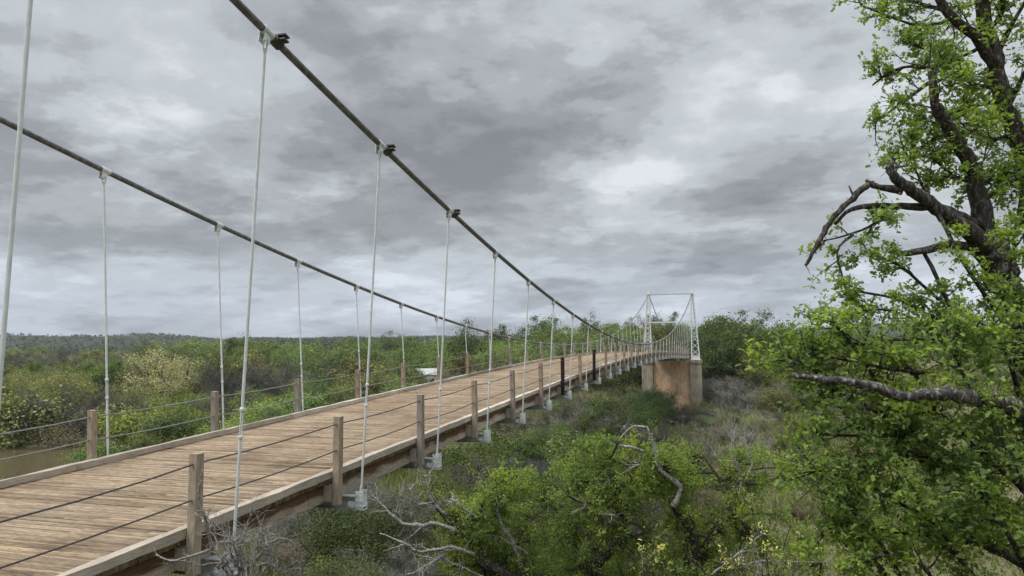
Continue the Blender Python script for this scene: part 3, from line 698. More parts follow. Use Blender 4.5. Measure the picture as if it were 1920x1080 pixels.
# woods across the valley
scatter(56, 380, 1290, 118, 200, ['oak1', 'oak2', 'oak3', 'tall1', 'dome'], (8, 11.5), G_GREEN, 'green tree among the near edge of the woods beyond the bridge', 'tree', 'woodland trees beyond the bridge')
scatter(34, 380, 1290, 105, 190, ['oak1', 'airy', 'oak3'], (5, 10), (.15, .15, .065), 'olive tinted tree among the near edge of the woods beyond the bridge', 'tree', 'olive trees beyond the bridge')
scatter(10, 380, 1200, 100, 190, ['bare1', 'bare2'], (5.5, 8.5), B_GREY, 'grey leafless thicket between the woodland trees', 'thicket', 'grey thickets in the woods', (1.0, 1.4))
scatter(70, 250, 1290, 190, 340, ['oak1', 'oak2', 'tall1', 'tall2'], (9, 12.5), G_GREEN, 'tree crown low on the skyline deep in the woods beyond the bridge', 'tree', 'skyline trees deep in the woods', gap=3)
scatter(32, -60, 420, 165, 330, ['oak1', 'oak2', 'airy', 'oak3'], (6, 9.5), G_OLIVE, 'scrubby tree on the plain below the long ridge', 'tree', 'plain trees below the ridge', gap=3)
scatter(12, -60, 400, 160, 300, ['bare1', 'bare2'], (6, 9), B_GREY, 'grey leafless tree on the plain below the long ridge', 'tree', 'grey trees below the ridge')
scatter(18, -80, 200, 78, 150, ['shrub1', 'shrub3', 'oak2', 'airy'], (4, 7), G_OLIVE, 'bush on the slope above the far river bank', 'bush', 'bushes above the far river bank', clear=CLR, gap=3)
scatter(16, 200, 520, 62, 112, ['shrub1', 'shrub2', 'shrub3'], (3, 5.2), (0.160, 0.200, 0.056), 'green bush on the flat behind the river side rail', 'bush', 'bushes behind the river side rail', clear=CLR, gap=3)
scatter(22, 440, 900, 66, 118, ['shrub1', 'shrub3', 'oak1', 'airy'], (4, 7), G_GREEN, 'green bush on the flat beyond the middle of the deck', 'bush', 'bushes beyond the middle deck', gap=3)
# right of the tower
scatter(14, 1315, 1500, 112, 190, ['oak1', 'oak2', 'oak3', 'tall1'], (8, 11.5), G_GREEN, 'tree in the woods right of the tower', 'tree', 'trees right of the tower')
scatter(16, 1430, 2000, 110, 260, ['oak1', 'airy', 'oak3'], (7.5, 10.5), G_OLIVE, 'olive tree on the flat behind the leaning oak', 'tree', 'trees behind the leaning oak')
scatter(14, 1310, 1620, 100, 135, ['bare1', 'bare2'], (3.5, 6), B_GREY, 'grey brush right of the pier', 'bush', 'grey brush right of the pier', (1.1, 1.5))
scatter(10, 1380, 1700, 96, 135, ['shrub1', 'shrub3'], (4, 6.5), G_OLIVE, 'green bush among grey brush right of the pier', 'bush', 'green bushes right of the pier', (1.1, 1.5))
# under the deck and right of it
scatter(30, 540, 1240, 34, 100, ['bare1', 'bare2'], (2.4, 4.4), B_GREY, 'grey-brown brush on the valley floor under the deck', 'bush', 'grey brush under the deck', (1.1, 1.6), 2.2)
scatter(34, 520, 1230, 32, 96, ['fine1', 'fine2', 'shrub3'], (2.2, 5.0), (0.093, 0.128, 0.042), 'green bush on the valley floor under the deck', 'bush', 'green bushes under the deck', (1.0, 1.4), 2.2)
scatter(22, 1180, 1700, 40, 98, ['bare1', 'bare2', 'bare2'], (1.2, 2.6), B_BROWN, 'low brown brush on the open ground near the pier', 'bush', 'low brown brush near the pier', (1.1, 1.7), 2.2)
scatter(16, 1180, 1950, 34, 90, ['fine1', 'fine2'], (1.4, 2.8), G_OLIVE, 'low green bush on the open ground near the pier', 'bush', 'low green bushes near the pier', (1.0, 1.5), 2.2)

scatter(16, 480, 1250, 15, 32, ['fine1', 'fine2'], (1.8, 3.6), (.105, .135, .045), 'olive green bush on the bluff foot under the near deck', 'bush', 'bushes on the bluff foot', (1.0, 1.5), 1.4)
scatter(7, 480, 1250, 15, 30, ['bare1', 'bare2'], (1.6, 3), B_GREY, 'grey leafless bush on the bluff foot under the near deck', 'bush', 'grey bushes on the bluff foot', (1.0, 1.5), 1.4)
# undergrowth: too many stems to count
def undergrowth():
    n = 90000; px = R.uniform(-150, 2100, n); d = 9+201*R.rand(n)**1.25
    pos = np.array([gpos(a, b) for a, b in zip(px, d)]); x, y = pos[:, 0], pos[:, 1]
    ok = (river_dist(x, y) > 9.6) & (y > 4); x, y, d = x[ok], y[ok], d[ok]; n = len(x)
    cl = np.array([noise.noise(Vector((a*.12, b*.12, 0))) for a, b in zip(x, y)])
    z = ground(x, y); k = 3
    V = []; 
    hh = (.25+.55*R.rand(n))*(1+np.clip(cl*2, -.5, 1.2))*(.6+.006*d)
    for i in range(k):
        a = R.rand(n)*6.28; ln = R.randn(n, 2)*.35; w = (.02+.0006*d)*(.7+R.rand(n)); ox = R.randn(n, 2)*.3
        b0 = np.stack([x+ox[:, 0]-np.cos(a)*w, y+ox[:, 1]-np.sin(a)*w, z-.05], 1); b1 = np.stack([x+ox[:, 0]+np.cos(a)*w, y+ox[:, 1]+np.sin(a)*w, z-.05], 1)
        t = np.stack([x+ox[:, 0]+ln[:, 0]*hh, y+ox[:, 1]+ln[:, 1]*hh, z+hh*(.6+.5*R.rand(n))], 1); V.append(np.stack([b0, b1, t], 1))
    V = np.concatenate(V); half = len(V)//2; perm = R.permutation(len(V)); a, b = V[perm[:half]], V[perm[half:]]
    for nm, q, c in (('dry_grass', a, (.150, .145, .080)), ('green_weeds', b, (0.136, 0.168, 0.056))):
        o = mesh_obj(nm, q.reshape(-1, 3), np.arange(len(q)*3).reshape(-1, 3), M['leaf']); o.color = (*c, 1)
        tag(o, 'dry brown grass over the valley floor' if nm == 'dry_grass' else 'green weeds over the valley floor', 'grass', kind='stuff')
undergrowth()
# far woods
def far_woods():
    n = 15000; az = R.uniform(-72, 45, n); d = 300*np.power(3000/300, R.rand(n)**.8); x = 8.7+d*np.sin(np.radians(az)); y = d*np.cos(np.radians(az))
    left = az < -38; h = np.where(left, R.uniform(2.5, 5, n), R.uniform(5, 9, n)); z = ground(x, y); k = 13
    idx = np.repeat(np.arange(n), k); off = R.randn(n*k, 3); off /= np.linalg.norm(off, axis=1, keepdims=True)
    sc3 = np.stack([h*.62, h*.62, h*.42], 1)[idx]; Pp = np.stack([x, y, z+h*.5], 1)[idx]+off*sc3*(.55+.45*R.rand(n*k, 1))
    V, Fq = leaves(Pp, off+R.randn(n*k, 3)*.4, (h[idx]*.42)*(.6+.6*R.rand(n*k)), .75)
    o = mesh_obj('far_woods', V, Fq, M['leaf']); o.color = (.052, .064, .042, 1); tag(o, 'dark scrub and woods covering the distant plain and ridges', 'woods', kind='stuff')
far_woods()

# ------------------------------------------------------------------ near trees, traced limb by limb at their own distance
def spline(pts, n=4):
    pts = np.array(pts, float); out = []
    for i in range(len(pts)-1):
        p0, p1, p2, p3 = pts[max(i-1, 0)], pts[i], pts[i+1], pts[min(i+2, len(pts)-1)]
        for t in np.linspace(0, 1, n, endpoint=False): out.append(.5*((2*p1)+(-p0+p2)*t+(2*p0-5*p1+4*p2-p3)*t*t+(-p0+3*p1-3*p2+p3)*t**3))
    out.append(pts[-1]); return np.array(out)
def limb(wood, pix, n=4, jag=.28, sides=9, kink=.14):
    """pix: (px, py, depth, radius in frame pixels)"""
    q = spline([(*at(a, b, d), r/F*d) for a, b, d, r in pix], n)
    q[1:-1, :3] += R.randn(len(q)-2, 3)*q[1:-1, 3:]*kink
    wood.tube(q[:, :3], list(np.maximum(q[:, 3], .002)), sides, True, jag); return q
def sprout(wood, q, n, Lr, rs, leafP, leafN, dens, lv=1, bias=(0, 0, 0), start=.15, tw=.35, per=(3, 5), rtw=.0045, spread=.9, sub=4):
    m = len(q)
    for i in range(n):
        t = rs.uniform(start, 1)*(m-1); k = min(int(t), m-2); p = q[k, :3]*(1-t+k)+q[k+1, :3]*(t-k); d = unit(q[k+1, :3]-q[k, :3])
        dr = unit(d*.7+rs.randn(3)*spread+np.array(bias)); L_ = rs.uniform(*Lr)
        tp = wob(p, dr, L_, 5, .16, rs, .02); wood.tube(tp, list(np.linspace(rtw*(2 if lv > 1 else 1), rtw*.4, 6)), 4, False)
        if lv > 1:
            tq = np.concatenate([np.array(tp), np.zeros((6, 1))], 1); sprout(wood, tq, rs.randint(sub-1, sub+2), (L_*.3, L_*.6), rs, leafP, leafN, dens, lv-1, bias, .25, tw, per, rtw*.7, spread, sub)
        if dens > 0:
            nl = rs.randint(per[0], per[1]+1)
            for j in range(nl):
                tt = rs.uniform(.25, 1)**.8*5; kk = min(int(tt), 4); pp = tp[kk]*(1-tt+kk)+tp[kk+1]*(tt-kk)
                leafP.append(pp+rs.randn(3)*.008); leafN.append(rs.randn(3)*.75+np.array([0, 0, .8]))
            for j in range(2): leafP.append(tp[5]+rs.randn(3)*.015); leafN.append(rs.randn(3)*.8+np.array([0, 0, .6]))
def near_oak():
    rs = np.random.RandomState(21); root = np.array(at(2010, 1000, 6.9)); gx, gy = root[0]+.15, root[1]-.3
    T = tag(empty('oak_tree', (gx, gy, float(ground(gx, gy)))), 'large leaning oak with dark rough bark and fresh green leaves at the right edge', 'tree')
    inv = -np.array(T.location)
    wood = MB(); lich = MB(); lp, ln = [], []
    tr = [(2050, 1500, 6.6, 37.8), (2035, 1200, 6.7, 34.4), (2000, 980, 6.85, 31.8), (1958, 780, 7.0, 30.1), (1922, 640, 7, 27.5), (1893, 555, 7.05, 25.8), (1868, 495, 7.1, 28.4), (1845, 440, 7.2, 23.2)]
    limb(wood, tr, 9, .30, 14)
    L1 = [limb(wood, [(1850, 450, 7.2, 19.2), (1836, 370, 7.2, 16.8), (1824, 320, 7.2, 14.4), (1808, 288, 7.15, 12.8), (1788, 255, 7.1, 11.2), (1762, 218, 7.05, 10.4), (1752, 190, 7, 8.0), (1748, 150, 7, 7.2), (1741, 122, 7, 3.2)]),
          limb(wood, [(1868, 478, 7.1, 19.2), (1812, 432, 7.0, 16.8), (1775, 405, 6.95, 14.4), (1740, 378, 6.9, 12.0), (1702, 352, 6.85, 10.4), (1678, 332, 6.8, 8.8), (1664, 311, 6.8, 5.6)]),
          limb(wood, [(1845, 425, 7.2, 12.0), (1790, 402, 7.1, 10.4), (1740, 388, 7, 8.0), (1690, 386, 6.9, 6.4), (1640, 386, 6.85, 5.6), (1596, 392, 6.8, 4.0), (1565, 420, 6.8, 3.2)]),
          limb(wood, [(1690, 358, 6.85, 8), (1650, 350, 6.8, 6), (1630, 346, 6.8, 6), (1600, 372, 6.75, 6), (1566, 404, 6.75, 5), (1544, 436, 6.7, 5), (1528, 468, 6.7, 4), (1510, 498, 6.7, 3)], 4, .5),
          limb(wood, [(1832, 466, 7.1, 10), (1780, 460, 6.95, 8), (1730, 470, 6.85, 7), (1690, 475, 6.8, 5), (1666, 471, 6.8, 3)])]
    stub = [limb(wood, [(1665, 318, 6.8, 5), (1676, 300, 6.8, 3), (1672, 296, 6.8, 2)]), limb(wood, [(1672, 315, 6.8, 3), (1700, 311, 6.8, 1.5)]), limb(wood, [(1636, 348, 6.8, 4), (1624, 338, 6.8, 3)]), limb(wood, [(1600, 368, 6.8, 2), (1592, 348, 6.8, 1.5)])]
    up = [limb(wood, [(1985, 560, 7.6, 22.4), (1955, 420, 7.6, 20.8), (1930, 320, 7.6, 19.2), (1908, 255, 7.6, 17.6), (1878, 185, 7.6, 15.2), (1868, 111, 7.6, 13.6), (1846, 37, 7.6, 12.0), (1828, -60, 7.6, 10.4)]),
          limb(wood, [(1872, 130, 7.6, 11.2), (1826, 67, 7.5, 9.6), (1774, 22, 7.4, 8.0), (1750, -30, 7.4, 6.4)]),
          limb(wood, [(2000, 640, 7.4, 30), (1960, 700, 7.2, 34), (1935, 760, 7.1, 30)])]
    low = limb(lich, [(1965, 830, 6.15, 28), (1915, 772, 5.95, 19), (1860, 752, 5.85, 16), (1800, 742, 5.75, 14), (1745, 738, 5.65, 11), (1700, 744, 5.60, 9), (1645, 727, 5.55, 10), (1600, 717, 5.50, 8), (1550, 712, 5.45, 7), (1487, 704, 5.45, 5)], 5, .4)
    # leaf bearing branches
    TH = [  # upper
        [(1750, 127, 7, 4), (1700, 125, 7, 3), (1662, 140, 7, 3), (1636, 160, 7, 1.5)], [(1742, 155, 7, 4), (1700, 186, 7, 3), (1662, 214, 6.9, 2), (1636, 232, 6.9, 1)],
        [(1774, 40, 7.4, 4), (1726, 48, 7.3, 3), (1680, 36, 7.2, 2), (1618, 12, 7.2, 1.5)], [(1770, 20, 7.4, 4), (1720, 5, 7.4, 3), (1660, -10, 7.4, 2)],
        [(1835, 90, 7.5, 4), (1790, 110, 7.3, 3), (1740, 95, 7.2, 2), (1690, 70, 7.2, 1.5)], [(1872, 190, 7.6, 5), (1820, 200, 7.3, 3), (1780, 215, 7.0, 2), (1720, 250, 7, 1.5)],
        [(1788, 250, 7.1, 4), (1750, 262, 7, 3), (1712, 285, 7, 2)], [(1900, 170, 7.6, 6), (1860, 165, 7.2, 4), (1810, 150, 7, 3), (1770, 120, 6.9, 2)],
        [(1905, 250, 7.6, 6), (1870, 260, 7.2, 4), (1830, 250, 7, 2), (1800, 230, 6.9, 2)], [(1920, 320, 7.4, 6), (1880, 330, 7, 4), (1840, 340, 6.9, 3), (1770, 330, 6.8, 2)],
        [(1870, 100, 7.6, 6), (1900, 40, 7.4, 4), (1930, -10, 7.3, 3)], [(1850, 60, 7.6, 5), (1880, 20, 7.3, 4), (1870, -20, 7, 3)], [(1890, 200, 7.6, 5), (1925, 130, 7.4, 4), (1950, 80, 7.3, 2)],
        [(1900, 260, 7.4, 5), (1915, 350, 7, 3), (1905, 420, 6.8, 2)], [(1845, 380, 7.1, 4), (1880, 350, 6.9, 3), (1920, 330, 6.8, 2)], [(1870, 470, 7, 4), (1900, 430, 6.8, 3), (1935, 400, 6.8, 2)],
        [(1836, 350, 7.1, 4), (1790, 330, 6.9, 3), (1750, 300, 6.8, 2), (1720, 290, 6.8, 1)], [(1740, 380, 6.9, 3), (1722, 330, 6.8, 2), (1700, 290, 6.8, 1)],
        # middle fan: sky shows between
        [(1690, 385, 6.9, 4), (1640, 420, 6.8, 3), (1590, 440, 6.8, 2), (1540, 452, 6.8, 1.5)], [(1600, 440, 6.8, 3), (1570, 470, 6.8, 2), (1580, 520, 6.8, 2), (1590, 560, 6.8, 1.5)],
        [(1730, 470, 6.9, 4), (1765, 540, 6.8, 4), (1790, 600, 6.8, 4), (1815, 640, 6.9, 3)], [(1760, 400, 6.9, 4), (1800, 480, 6.7, 4), (1850, 560, 6.7, 4), (1870, 590, 6.8, 3)],
        [(1840, 600, 6.8, 4), (1760, 560, 6.7, 3), (1690, 500, 6.7, 3), (1620, 470, 6.7, 2)], [(1800, 620, 6.8, 4), (1740, 590, 6.7, 3), (1680, 560, 6.7, 3), (1600, 545, 6.7, 2)],
        [(1900, 640, 6.9, 7), (1840, 650, 6.8, 5), (1760, 640, 6.7, 4), (1700, 636, 6.6, 3), (1620, 640, 6.6, 2)], [(1780, 650, 6.7, 4), (1720, 600, 6.6, 3), (1650, 580, 6.6, 2), (1600, 590, 6.6, 1.5)],
        [(1910, 600, 6.9, 5), (1890, 520, 6.6, 4), (1905, 460, 6.5, 2)], [(1905, 620, 6.9, 5), (1880, 560, 6.6, 3), (1840, 540, 6.5, 2)],
        # lower mass
        [(1750, 900, 6.5, 7), (1700, 810, 6.4, 5), (1660, 740, 6.3, 4), (1600, 650, 6.3, 3), (1560, 600, 6.3, 1.5)], [(1745, 740, 6.4, 5), (1700, 690, 6.3, 4), (1640, 650, 6.3, 3), (1560, 640, 6.3, 1.5)],
        [(1740, 700, 6.3, 4), (1660, 690, 6.2, 3), (1560, 670, 6.2, 2), (1490, 660, 6.2, 1.5)], [(1640, 725, 6.3, 3), (1580, 740, 6.2, 2), (1520, 690, 6.2, 2), (1480, 670, 6.2, 1)],
        [(1850, 900, 6.6, 8), (1760, 840, 6.4, 6), (1690, 795, 6.3, 4), (1610, 760, 6.2, 3), (1540, 740, 6.2, 2)], [(1860, 900, 6.6, 6), (1720, 825, 6.3, 4), (1620, 818, 6.2, 3), (1530, 815, 6.1, 2)],
        [(1930, 1060, 6.6, 12), (1830, 1015, 6.3, 9), (1720, 1000, 6.2, 6), (1620, 992, 6.1, 4), (1540, 1000, 6, 2)], [(1900, 1050, 6.5, 7), (1800, 980, 6.2, 5), (1700, 950, 6.1, 4), (1600, 900, 6, 3), (1520, 880, 6, 2)],
        [(1900, 980, 6.6, 8), (1820, 900, 6.3, 6), (1760, 860, 6.2, 4), (1660, 850, 6.1, 3), (1570, 860, 6.1, 2)], [(1960, 900, 6.7, 9), (1880, 830, 6.3, 6), (1850, 780, 6.1, 4), (1800, 690, 6, 3), (1780, 640, 6, 2)],
        [(1960, 960, 6.6, 9), (1900, 900, 6.2, 6), (1850, 860, 6, 4), (1780, 790, 5.9, 3), (1740, 760, 5.9, 2)], [(1950, 850, 6.7, 8), (1900, 700, 6.3, 5), (1880, 650, 6.2, 3), (1850, 610, 6.1, 2)],
        [(1700, 1100, 6.1, 5), (1650, 1020, 6, 4), (1600, 960, 6, 3), (1560, 900, 6, 2)], [(1680, 1110, 6.1, 6), (1640, 1050, 6, 5), (1590, 990, 6, 3), (1540, 960, 6, 2)], [(1850, 1110, 6, 6), (1800, 1050, 5.9, 5), (1760, 990, 5.8, 3), (1700, 940, 5.8, 2)],
        [(1940, 1110, 6, 6), (1900, 1020, 5.8, 5), (1860, 960, 5.7, 3), (1820, 900, 5.7, 2)], [(1760, 1110, 6, 4), (1730, 1060, 5.9, 3), (1680, 1040, 5.8, 2), (1600, 1060, 5.8, 2)], [(1980, 1000, 6, 6), (1930, 930, 5.8, 5), (1900, 860, 5.7, 3), (1860, 800, 5.7, 2)]]
    cnt = []
    for i, b in enumerate(TH):
        lowr = b[0][1] > 690; L_ = np.linalg.norm(np.array(at(*b[-1][:3]))-np.array(at(*b[0][:3])))
        b = [(q0, q1, q2+(.35 if i < 18 else 0), q3) for q0, q1, q2, q3 in b]; nt = int((15 if i >= 28 else 13 if i < 18 else 10)*max(L_, .5))
        q = limb(wood, b, 4, .15, 5); sprout(wood, q, max(nt, 6), (.14, .36) if not lowr else (.16, .42), rs, lp, ln, 1, 2, (0, 0, .12), .12, .35, (3, 5), .0042, .8, 4)
    for q in L1[:1]+up[:2]: sprout(wood, q, 15, (.25, .55), rs, lp, ln, 1, 2, (0, 0, .05), .2, .35, (3, 5), .005, 1.0, 4)
    for q in (L1[3], L1[1]): sprout(wood, q, 12, (.04, .12), rs, [], [], 0, 1, (0, 0, .2), .2, .3, (0, 0), .004, 1.2)
    sprout(wood, low, 14, (.1, .3), rs, [], [], 0, 1, (0, 0, .1), .1, .3, (0, 0), .005, 1.2)
    print('oak leaves', len(lp))
    lpA = np.array(lp)+inv; k = len(lp); lpA = np.concatenate([lpA, lpA]); lpA = lpA+rs.randn(len(lpA), 3)*.022
    lnA = rs.randn(len(lpA), 3)*.75+np.array([0, 0, .8]); V, Fq = leaves(lpA, lnA, .058*(.35+.95*rs.rand(len(lpA))), .5, 'lobed', rs)
    w = mesh_obj('trunk', np.array(wood.v)+inv, wood.f, M['bark'], T, True); w2 = mesh_obj('low_limb', np.array(lich.v)+inv, lich.f, M['bark_flecked'], T, True); w2['label'] = 'grey lichen covered low limb'
    c = mesh_obj('crown', V, Fq, M['leaf_near'], T); c.color = (.195, .270, .085, 1)
near_oak()
def mesquite():
    rs = np.random.RandomState(33); d0 = 12.5; b = at(1300, 1250, d0)
    T = tag(empty('small_oak_tree', (b[0], b[1], float(ground(b[0], b[1])))), 'low spreading tree below the bridge with yellow-green leaves and lichen-white dead limbs', 'tree'); inv = -np.array(T.location)
    dark, pale = MB(), MB(); lp, ln = [], []
    gz = float(ground(b[0], b[1])); base = np.array([b[0], b[1], gz-.3])
    q = spline([(*base, .24), (*(base+np.array(at(1305, 1130, 12.5)))/2, .2), (*at(1305, 1130, 12.5), .17), (*at(1298, 1050, 12.5), .15), (*at(1292, 985, 12.5), .12), (*at(1262, 948, 12.5), .07)], 5); dark.tube(q[:, :3], list(q[:, 3]), 10, True, .2)
    arms = [[(1292, 1090, 12.4, 12), (1250, 1120, 12.3, 13), (1180, 1110, 12.2, 12), (1112, 1075, 12.1, 13), (1135, 1035, 12, 13), (1165, 1012, 12, 11), (1163, 970, 12, 8), (1160, 930, 12, 4)],
            [(1180, 1120, 12.2, 12), (1080, 1110, 12.2, 12), (980, 1090, 12, 11), (930, 1068, 12, 10), (890, 1040, 12, 9), (862, 1000, 12, 8), (835, 965, 12, 7), (808, 935, 12, 4)],
            [(1310, 1060, 12.6, 8), (1330, 1010, 12.6, 7), (1362, 975, 12.6, 6), (1378, 940, 12.6, 5), (1350, 900, 12.7, 3), (1315, 850, 12.8, 2)],
            [(1262, 950, 12.5, 10), (1275, 915, 12.5, 7), (1240, 880, 12.5, 6), (1228, 840, 12.5, 5), (1215, 808, 12.5, 5), (1208, 800, 12.5, 4)]]
    A = [limb(dark, a, 4, .3, 8) for a in arms[:3]]+[limb(pale, [(q0, q1, q2-.9, q3*.62) for q0, q1, q2, q3 in arms[3]], 3, .6, 7, .3)]
    pl = [[(1212, 802, 12.5, 4.5), (1190, 800, 12.5, 4), (1172, 812, 12.5, 4), (1160, 828, 12.5, 2)], [(1172, 806, 12.5, 3), (1170, 798, 12.5, 3)], [(1160, 835, 12.5, 3), (1185, 838, 12.4, 4), (1208, 846, 12.4, 4)],
          [(860, 998, 12, 7), (820, 982, 12, 6), (780, 985, 11.9, 6), (745, 975, 11.9, 5), (725, 955, 11.9, 4), (706, 938, 11.9, 2.5)], [(835, 965, 12, 5), (812, 942, 12, 4), (800, 905, 12, 3), (798, 890, 12, 2)],
          [(890, 1040, 12, 5), (845, 1025, 11.9, 5), (790, 1035, 11.8, 4), (752, 1015, 11.8, 3), (712, 1000, 11.8, 2)], [(835, 1038, 11.9, 4), (800, 1060, 11.8, 3), (775, 1075, 11.8, 2)],
          [(975, 1060, 12.1, 7), (960, 1010, 12.1, 6), (940, 985, 12.1, 5), (930, 950, 12.1, 4), (910, 925, 12.1, 3), (903, 912, 12.1, 2)], [(812, 940, 12, 3), (780, 945, 12, 2), (768, 915, 12, 1.5)],
          [(1160, 970, 12, 4), (1120, 960, 12, 4), (1100, 950, 12, 3), (1088, 940, 12, 2)], [(895, 970, 12, 3), (865, 950, 12, 3), (845, 935, 12, 2)], [(1240, 880, 12.5, 4), (1200, 870, 12.4, 3), (1150, 900, 12.3, 2)],
          [(1380, 940, 12.6, 4), (1392, 900, 12.6, 4), (1372, 850, 12.6, 3), (1380, 800, 12.6, 2)], [(1395, 905, 12.6, 3), (1410, 870, 12.6, 3), (1400, 830, 12.6, 2)], [(1430, 1080, 12, 4), (1390, 1060, 12, 4), (1450, 1052, 12, 3), (1540, 1055, 12, 2)],
          [(1330, 1080, 12, 4), (1370, 1050, 12, 3), (1430, 1000, 12, 2)], [(920, 1090, 12, 3), (860, 1060, 12, 2), (780, 1040, 12, 1)]]
    PL = [limb(pale, [(q0, q1, q2-.45-(.45 if k < 3 else 0), q3*.62) for q0, q1, q2, q3 in a], 3, .6, 6, .35) for k, a in enumerate(pl)]
    for iq, q in enumerate(PL): sprout(pale, q, 4 if iq < 3 else 9, (.08, .2) if iq < 3 else (.10, .45), rs, [], [], 0, 1 if iq < 3 else 2, (0, 0, .15), .1, .3, (0, 0), .006, 1.0)
    # leafy branch skeleton fills the crown's volume
    seeds = []
    for i in range(300):
        u = rs.rand(); px = 835+u*690; top = np.interp(px, [835, 900, 960, 1020, 1080, 1110, 1150, 1250, 1290, 1330, 1370, 1400, 1450, 1525], [985, 940, 905, 875, 850, 832, 845, 850, 865, 885, 855, 842, 852, 900]); py = rs.uniform(top+12, 1110) if rs.rand() < .75 else top+rs.uniform(4, 30)
        if px > 1330 and rs.rand() < .45: continue
        if px > 1310 and px < 1370 and py < 960: continue
        d = rs.uniform(11.5, 14.2); seeds.append(np.array(at(px, py, d)))
    allq = np.concatenate([a[:, :3] for a in A]+[p[:, :3] for p in PL])
    for s_ in seeds:
        j = np.argmin(np.linalg.norm(allq-s_, axis=1)+rs.rand(len(allq))*.4); a = allq[j]; m_ = (a+s_)/2+rs.randn(3)*.12
        q = spline([(*a, .018), (*m_, .013), (*s_, .006)], 4); dark.tube(q[:, :3], list(q[:, 3]), 5, False, .2)
        sprout(dark, q, 8, (.15, .42), rs, lp, ln, 1, 2, (0, 0, .25), .35, .35, (3, 5), .004, .9, 4)
    print('small tree leaves', len(lp))
    lpA = np.array(lp)+inv; lpA = np.repeat(lpA, 2, 0)+rs.randn(len(lp)*2, 3)*.03; lnA = np.repeat(np.array(ln), 2, 0)+rs.randn(len(lp)*2, 3)*.4
    V, Fq = leaves(lpA, lnA, .048*(.55+.7*rs.rand(len(lpA))), .5, 'leaf', rs)
    mesh_obj('trunk', np.array(dark.v)+inv, dark.f, M['bark'], T, True)
    p = mesh_obj('dead_limbs', np.array(pale.v)+inv, pale.f, M['bark_lichen'], T, True); p['label'] = 'lichen-white dead limbs'
    c = mesh_obj('crown', V, Fq, M['leaf_near'], T); c.color = (.205, .270, .085, 1)
mesquite()
def dead_shrub():
    rs = np.random.RandomState(5); b = at(455, 1130, 7.2); T = tag(empty('dead_shrub', (b[0], b[1], float(ground(b[0], b[1])))), 'silvery leafless thorn shrub tangled round the foot of the nearest rail post', 'shrub'); inv = -np.array(T.location)
    w = MB(); gz = float(ground(b[0], b[1]))
    for i in range(13):
        px = 455+rs.randn()*38; q = [(*(b+np.array([rs.randn()*.2, rs.randn()*.2, gz-b[2]-.2])), .03), (*at(455+(px-455)*.5, 1120, 7.2+rs.randn()*.15), .018)]
        ex, ey = rs.uniform(345, 550), rs.uniform(930, 1070)
        q += [(*at(px, 1060, 7.2+rs.randn()*.15), .013), (*at((px+ex)/2+rs.randn()*8, (1050+ey)/2+rs.randn()*10, 7.2+rs.randn()*.2), .009), (*at(ex, ey, 7.2+rs.randn()*.25), .004)]
        s_ = spline(q, 5); s_[1:, :3] += rs.randn(len(s_)-1, 3)*.012; w.tube(s_[:, :3], list(s_[:, 3]*.75), 5, True, .3)
        sprout(w, s_[8:], 15, (.08, .30), rs, [], [], 0, 2, (0, 0, .1), .1, .3, (0, 0), .0025, 1.0, 4)
    for pth in ([(400, 1040, 7.2, 4), (385, 970, 7.1, 3), (372, 930, 7.1, 2), (380, 880, 7.1, 1.2)], [(400, 1030, 7.2, 3), (350, 1045, 7.1, 2.5), (320, 1052, 7.1, 2), (292, 1040, 7.1, 1.5)], [(480, 1050, 7.2, 3), (520, 1010, 7.2, 2), (555, 1020, 7.2, 1)]):
        q = limb(w, pth, 4, .4, 5); sprout(w, q, 10, (.06, .22), rs, [], [], 0, 2, (0, 0, .1), .1, .3, (0, 0), .003, 1.0, 4)
    mesh_obj('branches', np.array(w.v)+inv, w.f, M['bark_pale'], T, True)
dead_shrub()
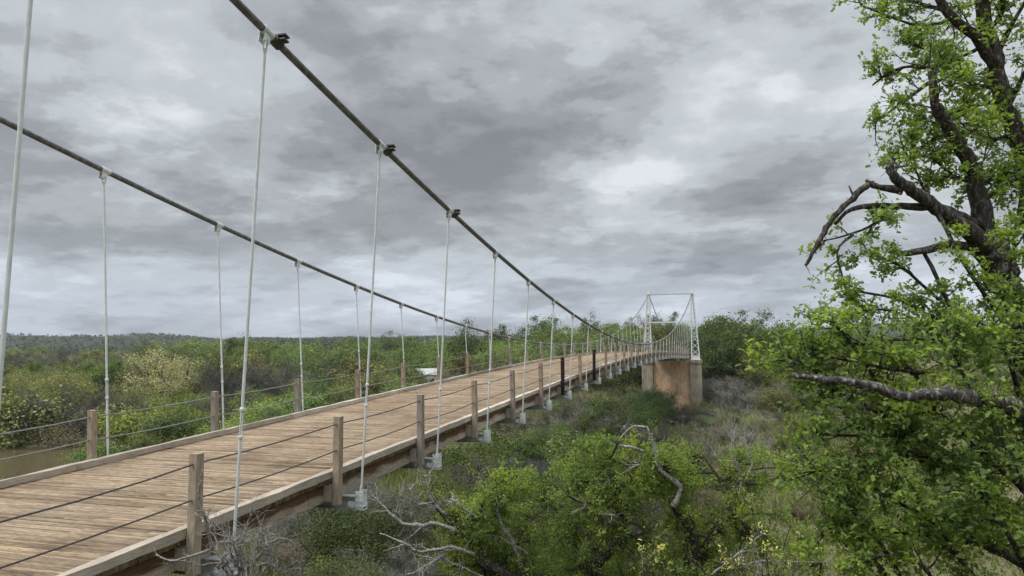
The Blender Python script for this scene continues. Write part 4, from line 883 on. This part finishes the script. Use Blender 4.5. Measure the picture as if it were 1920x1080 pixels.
def bloom_shrub(px, py, d, w, n, label, seed):
    rs = np.random.RandomState(seed); b = at(px, 1250, d); gz = float(ground(b[0], b[1])); T = tag(empty('flowering_shrub', (b[0], b[1], gz)), label, 'shrub'); inv = -np.array(T.location)
    wd = MB(); lp, ln, fp, fn = [], [], [], []
    for i in range(n):
        ex, ey = px+rs.uniform(-w, w), py+rs.uniform(-35, 40); q = spline([(b[0], b[1], gz-.2, .03), (*at(px+(ex-px)*.4, 1150, d+rs.randn()*.2), .012), (*at((px+ex)/2+rs.randn()*14, ey+50+rs.randn()*12, d+rs.randn()*.3), .007), (*at(ex, ey, d+rs.randn()*.4), .005)], 5)
        wd.tube(q[:, :3], list(q[:, 3]), 5, True, .2); sprout(wd, q[7:], 5, (.1, .3), rs, lp, ln, 1, 1, (0, 0, .3), .1, .3, (2, 4), .003, .9)
        if i % 2 == 0:
            for k in range(16): o = rs.randn(3)*.035; fp.append(q[-1, :3]+o); fn.append(o*20+rs.randn(3)*.5)
    mesh_obj('stems', np.array(wd.v)+inv, wd.f, M['bark_far'], T, True)
    V, Fq = leaves(np.array(lp)+inv, np.array(ln), .05*(.6+.6*rs.rand(len(lp))), .45, 'leaf', rs); o = mesh_obj('foliage', V, Fq, M['leaf_near'], T); o.color = (.17, .20, .06, 1)
    V, Fq = leaves(np.array(fp)+inv, np.array(fn), .055*(.6+.6*rs.rand(len(fp))), .35, 'leaf', rs); o = mesh_obj('blossoms', V, Fq, M['leaf_near'], T); o.color = (.62, .58, .30, 1)
bloom_shrub(1225, 1030, 9.0, 30, 9, 'little shrub with hanging straw-yellow blossoms in front of the low spreading tree', 3)
bloom_shrub(1440, 1020, 9.4, 110, 20, 'wide thin shrub dotted with cream blossoms between the low tree and the oak', 4)
def white_camp():
    x, y = gpos(796, 132); m = simple('white_siding', (.75, .75, .73), .5, .4); mr = simple('grey_roof', (.42, .42, .42), .6, .3); md = simple('dark_glass', (.04, .045, .05), .2, .5)
    g = float(ground(x, y))+2.8
    h = tag(empty('house', (x, y, float(ground(x, y))), .5), 'small white house half hidden in trees beyond the river side rail', 'house')
    mb = MB(); mb.box((-2.8, -1.6, -.3), (2.8, 1.6, 4.2)); mb.build('wall', m, h)
    mb = MB(); mb.add([(-3.1, -1.9, 4.15), (3.1, -1.9, 4.15), (3.1, 1.9, 4.15), (-3.1, 1.9, 4.15), (-3.1, 0, 5.2), (3.1, 0, 5.2)], [(0, 1, 5, 4), (2, 3, 4, 5), (3, 0, 4), (1, 2, 5), (0, 3, 2, 1)]); mb.build('roof', mr, h)
    for wx in (-1.4, 1.2): mb = MB(); mb.box((wx-.4, -1.64, 2.4), (wx+.4, -1.602, 3.4)); mb.build('window', md, h)
white_camp()

def haze():
    mb = MB(); mb.box((-3500, -600, -30), (3500, 4200, 190))
    m = bpy.data.materials.new('valley_haze'); m.use_nodes = True; nt = m.node_tree; nt.nodes.clear()
    o = nt.nodes.new('ShaderNodeOutputMaterial'); v = nt.nodes.new('ShaderNodeVolumePrincipled'); v.inputs['Color'].default_value = (.90, .94, 1, 1); v.inputs['Density'].default_value = HAZE
    nt.links.new(v.outputs[0], o.inputs['Volume']); h = mb.build('haze', m); tag(h, kind='stuff')
HAZE = .00011
if HAZE: haze()
